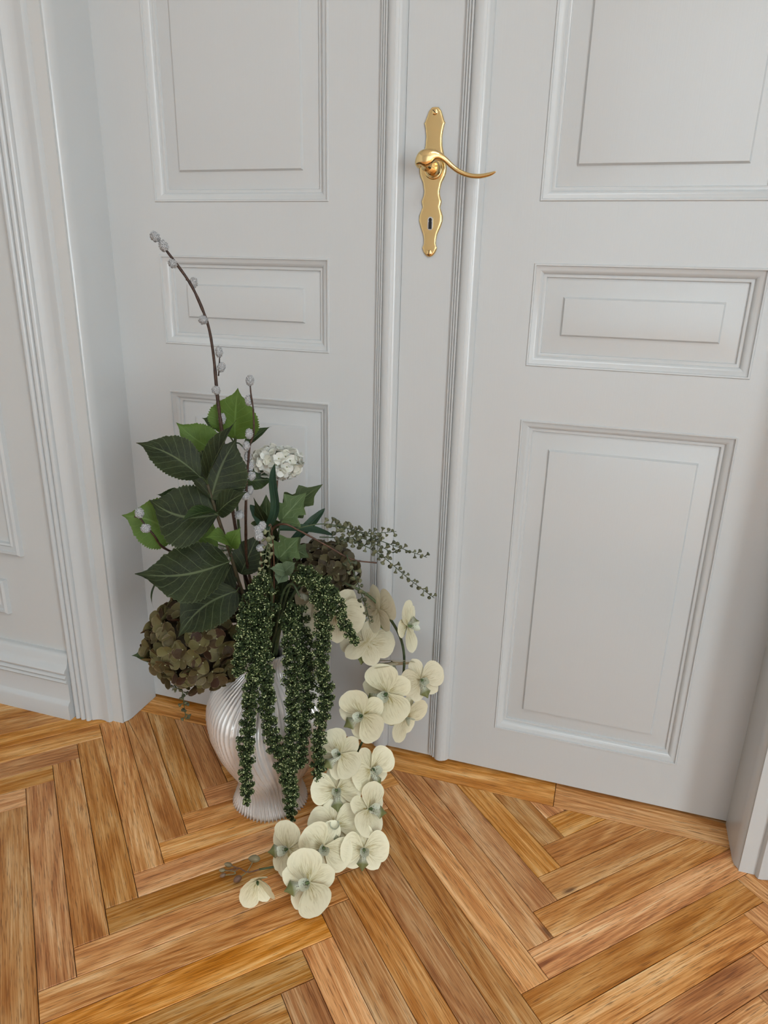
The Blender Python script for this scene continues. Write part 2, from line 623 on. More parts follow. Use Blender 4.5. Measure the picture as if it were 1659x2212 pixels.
_v, _fc = [], []  # lamp ring made up to house the overhead fill, out of view
for r_, z_ in ((0.60, ROOM_Z), (0.62, ROOM_Z - 0.03), (0.60, ROOM_Z - 0.075), (0.56, ROOM_Z - 0.085), (0.55, ROOM_Z - 0.05)):
    for k in range(40):
        _v.append((0.9 + r_ * 1.25 * math.cos(k * math.pi / 20), -1.9 + r_ * 1.25 * math.sin(k * math.pi / 20), z_))
for i in range(4):
    _fc += [(i * 40 + k, i * 40 + (k + 1) % 40, (i + 1) * 40 + (k + 1) % 40, (i + 1) * 40 + k) for k in range(40)]
tag(link('added_ceiling_lamp', mesh('added_ceiling_lamp', _v, _fc), M_CEIL), 'round white flush lamp ring added on the ceiling for fill light', 'lamp')


def window_frame(name, axis, c, h0, h1, z0, z1):
    t, bl = 0.05, []
    mid, tr = (h0 + h1) / 2, z0 + (z1 - z0) * 0.66
    for s0, s1, a, b in ((h0, h0 + t, z0, z1), (h1 - t, h1, z0, z1), (h0, h1, z0, z0 + t), (h0, h1, z1 - t, z1), (mid - .03, mid + .03, z0, z1), (h0, h1, tr - .03, tr + .03)):
        bl.append((c, c + 0.05, s0, s1, a, b) if axis == 'x' else (s0, s1, c, c + 0.05, a, b))
    return structure(name, boxes(name, bl), M_PAINT, 'white casement window frame with a cross bar')


window_frame('window_1', 'x', ROOM_X1 + 0.08, -4.45, -3.15, 0.12, 2.4)
window_frame('fill_window_2', 'y', ROOM_Y0 - 0.13, -0.3, 1.0, 0.15, 2.45)  # unseen frame around an added rear fill light
window_frame('fill_window_3', 'y', ROOM_Y0 - 0.13, 1.1, 2.4, 0.15, 2.45)  # unseen frame around the other added rear fill light

# ------------------------------------------------------------------ herringbone floor
P = 0.067 * K                              # tooth pitch along the door normal
WD, LN = P / math.sqrt(2), 4.5 * P * math.sqrt(2)
floor = structure('floor', boxes('floor', [(ROOM_X0, ROOM_X1, ROOM_Y0, 0.12, -0.06, -0.004)]), M_GAP, 'oak herringbone parquet floor')


def clip(poly, a, b, c):
    """keep a*x + b*y <= c"""
    out = []
    for i in range(len(poly)):
        p, q = poly[i], poly[(i + 1) % len(poly)]
        dp, dq = a * p[0] + b * p[1] - c, a * q[0] + b * q[1] - c
        if dp <= 0:
            out.append(p)
        if (dp < 0 < dq) or (dq < 0 < dp):
            t = dp / (dp - dq)
            out.append((p[0] + (q[0] - p[0]) * t, p[1] + (q[1] - p[1]) * t))
    return out


def inset(poly, d):
    """move every edge of a counter-clockwise convex polygon inwards"""
    n = len(poly)
    res = []
    for i in range(n):
        a, b, c = Vector(poly[i - 1]), Vector(poly[i]), Vector(poly[(i + 1) % n])
        e1, e2 = (b - a).normalized(), (c - b).normalized()
        n1, n2 = Vector((-e1.y, e1.x)), Vector((-e2.y, e2.x))
        k = n1 + n2
        den = 1 + n1.dot(n2)
        res.append(tuple(b + k * (d / den)) if den > 0.05 else tuple(b + n1 * d))
    return res


def area(poly):
    return 0.5 * sum(poly[i - 1][0] * poly[i][1] - poly[i][0] * poly[i - 1][1] for i in range(len(poly)))


def board_mesh(poly):
    """bevelled board from a ccw outline (local coordinates)"""
    o = inset(poly, 0.00055)
    t = inset(poly, 0.0014)
    n = len(poly)
    V = [(p[0], p[1], -0.006) for p in o] + [(p[0], p[1], -0.0009) for p in o] + [(p[0], p[1], 0.0) for p in t]
    F = []
    for r in (0, n):
        F += [(r + i, r + (i + 1) % n, r + n + (i + 1) % n, r + n + i) for i in range(n)]
    F.append(tuple(range(2 * n, 3 * n)))
    return mesh('stave', V, F, smooth=False)


FULL = [(0, -WD / 2), (LN, -WD / 2), (LN, WD / 2), (0, WD / 2)]
full_mesh = board_mesh(FULL)
full_mesh.materials.append(M_WOOD)
BORDER_Y = -0.0545 * K
B1 = 0.294 * K - P / 4                     # leftmost tooth points of one column joint
AY = -0.2895 * K
SP = 4.5 * P
staves = []


def in_view(poly):
    for p in poly:
        v = Vector((p[0], p[1], 0)) - CAM
        z = v.dot(VF)
        if z > 0.05 and abs(v.dot(VR) / z * FPX) < 1250 and abs(v.dot(VU) / z * FPX) < 1500:
            return True
    return False


for c in range(-7, 7):
    # column c lies between x0 = B1 + c*SP and x0 + SP; even columns rise to the right
    x0 = B1 + c * SP
    rising = (c % 2 == 0)
    # tooth height at this column's left side
    y_left = AY
    if rising:
        # left end's leftmost corner at the tooth points
        pass
    else:
        y_left = AY + SP
    for k in range(-62, 12):
        y = y_left + k * P
        if rising:
            # corner L is the upper-left end corner; axis (1,1)
            L0 = Vector((x0, y))
            ax, ay = Vector((1, 1)).normalized(), Vector((-1, 1)).normalized()
            origin = L0 - ay * (WD / 2)
        else:
            L0 = Vector((x0, y))
            ax, ay = Vector((1, -1)).normalized(), Vector((1, 1)).normalized()
            origin = L0 + ay * (WD / 2)
        poly = [tuple(origin + ax * p[0] + ay * p[1]) for p in FULL]
        if max(p[0] for p in poly) < ROOM_X0 or min(p[0] for p in poly) > ROOM_X1 or min(p[1] for p in poly) < ROOM_Y0 or min(p[1] for p in poly) > BORDER_Y:
            continue
        if not in_view(poly):
            continue
        ang = math.atan2(ax.y, ax.x)
        cl = clip(poly, 0, 1, BORDER_Y)
        if len(cl) < 3 or abs(area(cl)) < 2e-5:
            continue
        if max(p[1] for p in poly) <= BORDER_Y:
            me = full_mesh
        else:
            R_ = Matrix.Rotation(-ang, 2)
            loc_poly = [tuple(R_ @ (Vector(p) - origin)) for p in cl]
            if area(loc_poly) < 0:
                loc_poly.reverse()
            me = board_mesh(loc_poly)
        o = link('stave', me, M_WOOD, floor)
        o.location = (origin.x, origin.y, 0)
        o.rotation_euler = (0, 0, ang)
        staves.append(o)
for xa, xb in ((-JX - 0.012, 0.2861 * K), (0.2861 * K, JX + 0.012)):
    me = board_mesh([(0, 0), (xb - xa, 0), (xb - xa, 0.10 - BORDER_Y), (0, 0.10 - BORDER_Y)])
    o = link('border_board', me, M_WOOD, floor)
    o.location = (xa, BORDER_Y, 0)
# remainder of the parquet, behind the camera and out of view
rest = [(ROOM_X0, ROOM_X1, ROOM_Y0, -1.9, -0.0045, -0.0035)]
o = link('parquet_beyond', boxes('parquet_beyond', rest), M_WOOD, floor)
o['kind'] = 'stuff'

# ------------------------------------------------------------------ door casing, jambs, baseboard, wall mouldings
CAS = [(0.0, 0.0), (0.0, -0.100), (0.002, -0.111), (0.007, -0.119), (0.013, -0.1225), (0.035, -0.124), (0.0365, -0.1245), (0.0375, -0.130), (0.041, -0.1345),
       (0.047, -0.1345), (0.058, -0.1315), (0.068, -0.1315), (0.078, -0.135), (0.086, -0.141), (0.0875, -0.138)]
for k in range(3):
    a = 0.089 + k * 0.0155
    for t in range(7):
        th = math.pi * t / 6
        CAS.append((a + 0.0068 - 0.0068 * math.cos(th), -0.141 - 0.0075 * math.sin(th)))
CAS += [(0.137, -0.139), (0.1375, WALL_Y), (0.0375, WALL_Y), (0.0375, 0.0)]


def casing(name, side, label):
    me = prism(name, [(side * (JX + a), b) for a, b in CAS], 'z', 0.001, DOOR_TOP + 0.1, True)
    return structure(name, me, M_PAINT, label)


casing('trim_1', -1, 'white reeded door casing beside the low baseboard')
casing('trim_2', 1, 'white reeded door casing near the parquet corner joint')
structure('trim_3', prism('trim_3', [(b, DOOR_TOP + a) for a, b in CAS], 'x', -JX - 0.13, JX + 0.13, True), M_PAINT, 'white casing across the top of the doorway')

BB = [(WALL_Y, 0.0), (-0.159, 0.0), (-0.160, 0.038), (-0.157, 0.045), (-0.152, 0.049), (-0.1505, 0.052), (-0.150, 0.098), (-0.153, 0.1), (-0.156, 0.1045), (-0.153, 0.109), (-0.151, 0.110),
      (-0.155, 0.1125), (-0.158, 0.1175), (-0.155, 0.1225), (-0.151, 0.1245), (-0.156, 0.127), (-0.158, 0.132), (-0.155, 0.138), (-0.148, 0.143), (-0.144, 0.153), (-0.141, 0.166), (-0.137, 0.172), (-0.133, 0.174), (WALL_Y, 0.1745)]
structure('baseboard_left', prism('baseboard_left', BB, 'x', ROOM_X0, -JX - 0.1375, True), M_PAINT, 'tall white moulded baseboard left of the door casing')
structure('baseboard_right', prism('baseboard_right', BB, 'x', JX + 0.1375, ROOM_X1, True), M_PAINT, 'tall white moulded baseboard on the other side of the doorway')


def wall_frame(name, x0, x1, z0, z1, label):
    """picture-frame moulding with mitred corners"""
    prof = [(0, 0), (0.002, 0.010), (0.007, 0.014), (0.012, 0.012), (0.014, 0.008), (0.022, 0.007), (0.026, 0.010), (0.030, 0.008), (0.032, 0)]
    V, F = [], []
    for d, h in prof:
        for x, z in ((x0 + d, z0 + d), (x1 - d, z0 + d), (x1 - d, z1 - d), (x0 + d, z1 - d)):
            V.append((x, WALL_Y - h, z))
    for i in range(len(prof) - 1):
        for k in range(4):
            F.append((i * 4 + k, i * 4 + (k + 1) % 4, (i + 1) * 4 + (k + 1) % 4, (i + 1) * 4 + k))
    me = recalc(mesh(name, V, F, False))
    return structure(name, shade_auto(me, 35), M_PAINT, label)


wall_frame('trim_4', -2.4, -0.9285, 0.415, 1.25, 'white rectangular wall moulding above the low panel')
wall_frame('trim_5', -2.4, -0.995, 0.252, 0.345, 'narrow white wall moulding just over the baseboard')

# ------------------------------------------------------------------ double door
OX, IX = 0.48121 * K, 0.16354 * K
LV = dict(tb=1.0 * K, mt=0.91619 * K, mb=0.76535 * K, lt=0.68156 * K, lb=0.09943 * K)
TOPZ = 2.28
PANELS = [(LV['tb'], TOPZ), (LV['mb'], LV['mt']), (LV['lb'], LV['lt'])]
RINGS = [(0, 0), (0.0015, -0.0022), (0.0038, -0.0018), (0.0048, 0.0012), (0.011, 0.0035), (0.0165, 0.008), (0.0178, 0.0118), (0.0205, 0.0112), (0.0232, 0.0125), (0.0245, 0.0165),
         (0.056, 0.0105), (0.0575, 0.0085), (0.0592, 0.0055), (0.0615, 0.005)]


def panel_mesh(x0, x1, z0, z1):
    V, F = [], []
    for d, y in RINGS:
        for x, z in ((x0 + d, z0 + d), (x1 - d, z0 + d), (x1 - d, z1 - d), (x0 + d, z1 - d)):
            V.append((x, y, z))
    for i in range(len(RINGS) - 1):
        for k in range(4):
            F.append((i * 4 + k, i * 4 + (k + 1) % 4, (i + 1) * 4 + (k + 1) % 4, (i + 1) * 4 + k))
    b = (len(RINGS) - 1) * 4
    F.append((b, b + 1, b + 2, b + 3))
    me = mesh('panel', V, F, False)
    return shade_auto(me, 40)


def leaf_slab(name, x0, x1, pxa, pxb):
    bl = [(x0, pxa, 0, 0.042, 0.009, DOOR_TOP), (pxb, x1, 0, 0.042, 0.009, DOOR_TOP)]
    zs = [0.009] + [z for p in reversed(PANELS) for z in p] + [DOOR_TOP]
    for i in range(0, len(zs), 2):
        bl.append((pxa, pxb, 0, 0.042, zs[i], zs[i + 1]))
    bl.append((pxa, pxb, 0.022, 0.040, 0.05, TOPZ + 0.05))
    me = boxes(name, bl)
    return me


def door(name, x0, x1, pxa, pxb, label):
    d = structure(name, leaf_slab(name, x0, x1, pxa, pxb), M_PAINT, label)
    for z0, z1 in PANELS:
        link('panel', panel_mesh(pxa, pxb, z0, z1), M_PAINT, d)
    return d


door_1 = door('door_1', -JX, -0.0503, -OX, -IX, 'white panelled door leaf behind the vase')
door_2 = door('door_2', -0.0495, JX, IX, OX, 'white panelled door leaf with the brass handle')

STRIP = [(0.0, 0.0), (0.0004, -0.0052), (0.0018, -0.0066), (0.0036, -0.0066), (0.0048, -0.0054), (0.0053, -0.0088), (0.0068, -0.0104), (0.0088, -0.0104), (0.0102, -0.0092),
         (0.0107, -0.0128), (0.0122, -0.0143), (0.0142, -0.0143), (0.0158, -0.0125), (0.0166, -0.0165), (0.0195, -0.0195), (0.0235, -0.0214), (0.0280, -0.0221), (0.0315, -0.0218),
         (0.0318, -0.0212), (0.0345, -0.0208), (0.0370, -0.0196), (0.0373, -0.0188), (0.0400, -0.0178), (0.0422, -0.0160), (0.0425, -0.0150), (0.0450, -0.0125), (0.0472, -0.0080), (0.0476, 0.0)]
link('astragal', prism('astragal', [(-0.0975 + a, b) for a, b in STRIP], 'z', 0.016, DOOR_TOP, True), M_PAINT, door_1)
link('astragal', prism('astragal', [(0.0505 + a * 1.02, b) for a, b in STRIP], 'z', 0.016, DOOR_TOP, True), M_PAINT, door_2)

# brass handle on door_2
PX = 0.0036
PZ0, PZ1 = 0.9214 * K, 1.1261 * K
HALF = [(258, 0), (262, 40), (300, 75), (370, 102), (425, 122), (440, 135), (458, 126), (520, 112), (600, 102), (700, 107), (780, 125), (850, 147), (920, 168), (980, 176), (1040, 170), (1080, 155), (1150, 120), (1250, 100), (1300, 105), (1350, 122),
        (1375, 131), (1400, 127), (1450, 115), (1500, 135), (1560, 155), (1620, 155), (1700, 130), (1780, 95), (1860, 80), (1920, 82), (1950, 95), (1962, 99), (1985, 90), (2020, 76), (2050, 52), (2068, 28), (2075, 0)]
ZPX = (PZ1 - PZ0) / (2075 - 258)
right = [(hw * ZPX * 1.05, PZ1 - (y - 258) * ZPX) for y, hw in HALF]
outline = right + [(-x, z) for x, z in reversed(right[1:-1])]
zc = (PZ0 + PZ1) / 2


def plate_ring(f, y):
    out = []
    for x, z in outline:
        out.append((PX + x * (1 - f * 8.5) if abs(x) > 1e-6 else PX, y, zc + (z - zc) * (1 - f)))
    return out


V, F = [], []
rings = [plate_ring(0, 0.0005), plate_ring(0, -0.0018), plate_ring(0.008, -0.0036), plate_ring(0.013, -0.0039), plate_ring(0.03, -0.0040)]
n = len(outline)
for r in rings:
    V += r
for i in range(len(rings) - 1):
    F += [(i * n + k, i * n + (k + 1) % n, (i + 1) * n + (k + 1) % n, (i + 1) * n + k) for k in range(n)]
m_ = len(right)
last = (len(rings) - 1) * n
for k in range(m_ - 1):                    # fill across the plate row by row
    a, b = last + k, last + k + 1
    c_, d_ = last + (n - k) % n, last + (n - k - 1) % n
    q = []
    for i in (a, b, d_, c_):
        if i not in q:
            q.append(i)
    if len(q) >= 3:
        F.append(tuple(q))
plate = link('handle_plate', shade_auto(recalc(mesh('handle_plate', V, F, False)), 50), M_BRASS, door_2)
plate['label'] = 'polished brass backplate with wavy outline'


def lathe_y(name, cx, cz, prof, seg=28):
    """profile of (radius, y) turned about an axis normal to the door"""
    V, F = [], []
    for r, y in prof:
        for k in range(seg):
            a = 2 * math.pi * k / seg
            V.append((cx + r * math.cos(a), y, cz + r * math.sin(a)))
    for i in range(len(prof) - 1):
        F += [(i * seg + k, i * seg + (k + 1) % seg, (i + 1) * seg + (k + 1) % seg, (i + 1) * seg + k) for k in range(seg)]
    F.append(tuple(range(seg)))
    F.append(tuple(range((len(prof) - 1) * seg, len(prof) * seg)))
    return shade_auto(recalc(mesh(name, V, F, False)), 40)


def pz(y):
    return PZ1 - (y - 258) * ZPX


for yy in (318, 2022):
    s = link('screw', lathe_y('screw', PX, pz(yy), [(0.0052, -0.0035), (0.0051, -0.0046), (0.0042, -0.0054), (0.0015, -0.0057)], 20), M_BRASS, plate)
    sl = boxes('slot', [(-0.0044, 0.0044, -0.0003, 0.0006, -0.0005, 0.0005)])
    so = link('slot', sl, M_DARK, plate)
    so.location = (PX, -0.0056, pz(yy))
    so.rotation_euler = (0, math.radians(40 if yy < 1000 else 95), 0)
# keyhole: bright rim, black opening
st = []
for k in range(24):
    a = 2 * math.pi * k / 24
    st.append((PX + 0.0050 * math.cos(a), pz(1650) + 0.0052 * math.sin(a) + (0.0062 if math.sin(a) > 0 else -0.0062)))


def flat_ring(name, pts, scale, y0, y1):
    cx = sum(p[0] for p in pts) / len(pts)
    cz = sum(p[1] for p in pts) / len(pts)
    n = len(pts)
    V = [(p[0], y0, p[1]) for p in pts] + [(p[0], y1, p[1]) for p in pts] + [(cx + (p[0] - cx) * scale, y1, cz + (p[1] - cz) * (1 - (1 - scale) * 0.55)) for p in pts]
    F = []
    for r in (0, n):
        F += [(r + i, r + (i + 1) % n, r + n + (i + 1) % n, r + n + i) for i in range(n)]
    F.append(tuple(range(2 * n, 3 * n)))
    return recalc(mesh(name, V, F, False))


kh = link('keyhole_rim', flat_ring('keyhole_rim', st, 0.8, -0.003, -0.0056), M_STEEL, plate)
ko = []
for k in range(16):
    a = math.radians(-55 + 290 * k / 15)
    ko.append((PX + 0.0030 * math.cos(a), pz(1606) + 0.0034 * math.sin(a)))
ko += [(PX - 0.0022, pz(1625)), (PX - 0.0030, pz(1632)), (PX - 0.0030, pz(1720)), (PX + 0.0030, pz(1720)), (PX + 0.0030, pz(1632)), (PX + 0.0022, pz(1625))]
khm = mesh('keyhole', [(x, -0.0058, z) for x, z in ko] + [(x, -0.0052, z) for x, z in ko],
           [tuple(range(len(ko)))] + [(i, (i + 1) % len(ko), len(ko) + (i + 1) % len(ko), len(ko) + i) for i in range(len(ko))], False)
link('keyhole', khm, M_DARK, plate)

SPZ = pz(985)
lever = link('lever', None or mesh('lever_tmp', [(0, 0, 0)], []), None, door_2)
bpy.data.objects.remove(lever)
# lever: a flattened bar swept along an S curve, broad scrolled head, thin tail
LP = [(476, 990, -0.060, 14), (484, 940, -0.064, 62), (530, 900, -0.067, 104), (600, 868, -0.067, 98), (680, 852, -0.064, 64), (765, 888, -0.061, 37), (860, 972, -0.060, 31), (950, 1035, -0.060, 30), (1060, 1078, -0.060, 28), (1180, 1090, -0.061, 27), (1290, 1072, -0.063, 23), (1345, 1052, -0.065, 14), (1364, 1044, -0.066, 3)]


def lever_pt(a, b, y):
    return Vector((PX + 0.0125 + (a - 625) * ZPX * 1.12, y, pz(b) - 0.0045))


pts = spline([lever_pt(a, b, y) for a, b, y, h in LP], 60)
hs = spline([Vector((h * ZPX, 0, 0)) for *_, h in LP], 60)
V, F = [], []
SEG = 16
for i, p in enumerate(pts):
    t = (pts[min(i + 1, 59)] - pts[max(i - 1, 0)]).normalized()
    nrm = t.cross(Vector((0, 1, 0))).normalized()
    hh = max(hs[i].x, 0.0004)
    th = min(hh * 0.75, 0.0052)
    for k in range(SEG):
        a = 2 * math.pi * k / SEG
        V.append(p + nrm * (hh * math.cos(a)) + Vector((0, 1, 0)) * (th * math.sin(a)))
for i in range(59):
    F += [(i * SEG + k, i * SEG + (k + 1) % SEG, (i + 1) * SEG + (k + 1) % SEG, (i + 1) * SEG + k) for k in range(SEG)]
F += [tuple(range(SEG)), tuple(range(59 * SEG, 60 * SEG))]
lever = link('lever', recalc(mesh('lever', V, F, True)), M_BRASS, door_2)
lever['label'] = 'curved brass lever handle'
link('neck', lathe_y('neck', PX + 0.002, SPZ, [(0.0145, -0.0045), (0.0145, -0.0085), (0.0120, -0.0105), (0.0100, -0.0150), (0.0092, -0.030), (0.0095, -0.045), (0.0098, -0.056), (0.006, -0.060)]), M_BRASS, lever)
link('collar', lathe_y('collar', PX + 0.002, SPZ, [(0.0168, -0.0040), (0.0172, -0.0062), (0.0160, -0.0082), (0.0140, -0.0086)]), M_BRASS, lever)

# ------------------------------------------------------------------ vase
PROF = [(0.0, 0.0755), (0.006, 0.0755), (0.018, 0.0705), (0.032, 0.0655), (0.047, 0.0630), (0.058, 0.0650), (0.072, 0.0720), (0.09, 0.0825), (0.11, 0.0935), (0.133, 0.1045), (0.155, 0.1130), (0.175, 0.1185), (0.195, 0.1215), (0.213, 0.1225),
        (0.23, 0.1205), (0.246, 0.1150), (0.26, 0.1065), (0.273, 0.0960), (0.285, 0.0835), (0.296, 0.0700), (0.306, 0.0575), (0.316, 0.0470), (0.326, 0.0405), (0.336, 0.0385), (0.346, 0.0405), (0.354, 0.0440), (0.358, 0.0455)]
NR = 60


def vase_mesh():
    V, F = [], []
    NA, NZ = NR * 8, 66
    zs = [0.358 * i / (NZ - 1) for i in range(NZ)]
    rows = [(z, 1.0) for z in zs]
    rows += [(0.3595, 0.93), (0.357, 0.85), (0.345, 0.82), (0.32, 0.82), (0.28, 0.85), (0.2, 0.9)]
    for j, (z, sc) in enumerate(rows):
        r = interp(PROF, min(z, 0.358))
        zz = z / 0.358
        tw = 0.26 * math.sin((zz - 0.25) * 3.4)
        neck = max(0.0, (zz - 0.72) / 0.28)
        foot = max(0.0, (0.22 - zz) / 0.22)
        for k in range(NA):
            a = 2 * math.pi * k / NA
            ph = (a + tw) * NR
            rib = (1 - abs(math.sin(ph / 2))) ** 1.15 - 0.4
            amp = 0.0052 + 0.0026 * foot
            rr = r + (amp * rib if j < NZ else amp * rib * 0.5)
            rr *= 1 + 0.15 * neck * math.cos(3 * (a + tw * 1.4) + 0.6) + 0.02 * math.cos(5 * (a + tw) + 1.0)
            rr *= sc
            dz = 0.006 * neck * math.cos(3 * (a + tw * 1.4) + 0.6) if zz > 0.9 else 0.0
            V.append((rr * math.cos(a), rr * math.sin(a), max(z + dz, 0.0)))
    for j in range(len(rows) - 1):
        F += [(j * NA + k, j * NA + (k + 1) % NA, (j + 1) * NA + (k + 1) % NA, (j + 1) * NA + k) for k in range(NA)]
    F.append(tuple(range(NA))[::-1])
    F.append(tuple(range((len(rows) - 1) * NA, len(rows) * NA)))
    return mesh('ribbed_vase', V, F, True)


vase = link('ribbed_vase', vase_mesh(), M_VASE)
vase.location = (V0.x, V0.y, 0.0005)
tag(vase, 'white pleated ceramic vase with swirling ribs standing on the parquet', 'vase')
MOUTH = V0 + Vector((0, 0, 0.335))

# ------------------------------------------------------------------ leaves
OVATE = [(0, 0.06), (0.03, 0.30), (0.10, 0.62), (0.2, 0.86), (0.33, 0.99), (0.42, 1.0), (0.55, 0.93), (0.68, 0.70), (0.8, 0.37), (0.88, 0.15), (0.94, 0.06), (1, 0.0)]
LOBED = [(0, 0.1), (0.06, 0.42), (0.16, 0.72), (0.27, 1.0), (0.31, 0.92), (0.38, 0.55), (0.44, 0.50), (0.52, 0.66), (0.60, 0.78), (0.63, 0.68), (0.72, 0.36), (0.8, 0.24), (0.9, 0.12), (1, 0)]
STRAPP = [(0, 0.7), (0.15, 0.85), (0.4, 1.0), (0.65, 0.95), (0.85, 0.6), (0.95, 0.28), (1, 0)]


def leaf_mesh(P, Q, N, W, bow=0.12, fold=0.25, side=0.0, teeth=22, prof=OVATE, rows=67, twist=0.0, wave=0.02, midbow=0.0):
    P, Q = Vector(P), Vector(Q)
    a = Q - P
    L = a.length
    a.normalize()
    nrm = (N - a * N.dot(a)).normalized()
    b = a.cross(nrm)
    cols = [-1.0, -0.85, -0.6, -0.3, 0.0, 0.3, 0.6, 0.85, 1.0]
    V, F, UV = [], [], []
    ph = random.uniform(0, 6.28)
    for i in range(rows):
        t = i / (rows - 1)
        wd = interp(prof, t) * W / 2
        ce = P + a * (L * t) + nrm * (bow * L * 4 * t * (1 - t)) + b * (side * L * math.sin(math.pi * t) + midbow * L * math.sin(2 * math.pi * t))
        tw = twist * (t - 0.3)
        bb = b * math.cos(tw) + nrm * math.sin(tw)
        nn = nrm * math.cos(tw) - b * math.sin(tw)
        for s in cols:
            ss = s
            if teeth and abs(s) > 0.99 and 0.06 < t < 0.93:
                fr = (t * teeth) % 1.0
                ss = s * (0.955 + 0.10 * fr)
            f = abs(s)
            w_ = wave * W * math.sin(t * 9 + ph + s * 2.2) * f
            lift = fold * wd * (f ** 1.25)
            V.append(ce + bb * (ss * wd) + nn * (lift + w_))
            UV.append((0.5 + s / 2, t))
    nc_ = len(cols)
    for i in range(rows - 1):
        for k in range(nc_ - 1):
            F.append((i * nc_ + k, i * nc_ + k + 1, (i + 1) * nc_ + k + 1, (i + 1) * nc_ + k))
    return mesh('leaf', V, F, True, UV)


def add_leaf(parent, base, tip, width, nv=(0, 0.1, 1), mat=None, dd=(0, 0), name='leaf', stalk=None, **kw):
    """leaf between two photo points with depths dd; width in photo pixels"""
    P_, Q_ = at(*base, dd[0]), at(*tip, dd[1])
    mid = (P_ + Q_) / 2
    px = (mid - CAM).dot(VF) / FPX
    o = child(name, leaf_mesh(P_, Q_, view(*nv), width * px, **kw), mat, parent)
    if stalk is not None:
        pts = [at(*stalk[:2], stalk[2]), (at(*stalk[:2], stalk[2]) + P_) / 2 + Vector((0, 0, 0.004)), P_, P_ + (Q_ - P_) * 0.1]
        child('leaf_stalk', tube('leaf_stalk', pts, 0.0016, 0.0011, 10, 6), M_GSTEM, o)
    return o


def root(name, label, cat, group=None, off=(0, 0)):
    e = empty(name, MOUTH + Vector((off[0], off[1], -0.07)))
    return tag(e, label, cat, group)


def stem_from_vase(pts_px, off=(0, 0)):
    """points from inside the vase neck up to the given photo points (x, y, dd)"""
    s = MOUTH + Vector((off[0], off[1], -0.06))
    m = MOUTH + Vector((off[0] * 1.2, off[1] * 1.2, 0.02))
    return [s, m] + [at(*p) for p in pts_px]


# main dark leafy branch
br = root('hydrangea_branch', 'branch of large dark green serrated leaves rising above the vase', 'branch', None, (-0.012, -0.006))
child('stem', tube('stem', stem_from_vase([(548, 1345, -0.01), (520, 1270, -0.04), (497, 1195, -0.06), (470, 1115, -0.07), (448, 1046, -0.075)], (-0.012, -0.006)), 0.0042, 0.0028, 40, 8, 0.06), M_STEM, br)
add_leaf(br, (432, 1030), (294, 957), 92, (-0.05, 0.5, 1), M_LEAF, (-0.085, -0.06), bow=0.10, fold=0.28, side=0.05, stalk=(449, 1047, -0.075))
add_leaf(br, (456, 1078), (512, 946), 128, (0.35, 0.1, 1), M_LEAF, (-0.075, -0.05), bow=0.05, fold=0.16, side=-0.05, stalk=(449, 1047, -0.075))
add_leaf(br, (446, 1036), (510, 908), 62, (-0.75, 0.25, 0.8), M_LEAF, (-0.085, -0.10), bow=0.06, fold=0.55, side=0.06, stalk=(449, 1047, -0.075))
add_leaf(br, (440, 1040), (412, 958), 56, (-0.2, 0.1, 1), M_LEAF2, (-0.05, -0.03), bow=0.05, fold=0.2)
add_leaf(br, (470, 1112), (322, 1079), 146, (0.0, 0.35, 1), M_LEAF, (-0.075, -0.06), bow=0.07, fold=0.12, side=-0.16, stalk=(471, 1116, -0.07))
add_leaf(br, (470, 1108), (388, 1128), 46, (0.1, 0.9, 0.5), M_LEAF2, (-0.085, -0.12), bow=0.12, fold=0.3, stalk=(471, 1116, -0.07))
add_leaf(br, (470, 1108), (535, 1062), 62, (0.15, 0.5, 0.9), M_LEAF, (-0.08, -0.10), bow=0.10, fold=0.2, stalk=(471, 1116, -0.07))
add_leaf(br, (495, 1214), (291, 1240), 136, (0.0, 0.45, 1), M_LEAF, (-0.085, -0.10), bow=0.07, fold=0.10, side=-0.11, stalk=(500, 1205, -0.058))
add_leaf(br, (512, 1276), (383, 1378), 112, (0.1, 0.3, 1), M_LEAF, (-0.075, -0.10), bow=0.06, fold=0.14, side=0.10, stalk=(520, 1272, -0.045))
add_leaf(br, (496, 1182), (440, 1162), 56, (0.1, 0.7, 0.8), M_PALE, (-0.095, -0.13), bow=0.22, fold=0.1, stalk=(498, 1197, -0.06), rows=49)
add_leaf(br, (497, 1182), (521, 1138), 40, (0.3, 0.5, 0.8), M_PALE, (-0.095, -0.11), bow=0.15, fold=0.1, stalk=(498, 1197, -0.06), rows=49)
add_leaf(br, (500, 1220), (470, 1300), 80, (-0.3, 0.3, 1), M_LEAF, (-0.03, -0.03), bow=0.06, fold=0.2)
add_leaf(br, (520, 1240), (560, 1150), 70, (0.2, 0.2, 1), M_LEAF, (-0.02, 0.0), bow=0.06, fold=0.2)
add_leaf(br, (350, 1245), (331, 1312), 13, (-0.8, 0.2, 0.5), M_LEAF2, (-0.06, -0.08), bow=0.2, fold=0.4, side=-0.22, teeth=0)

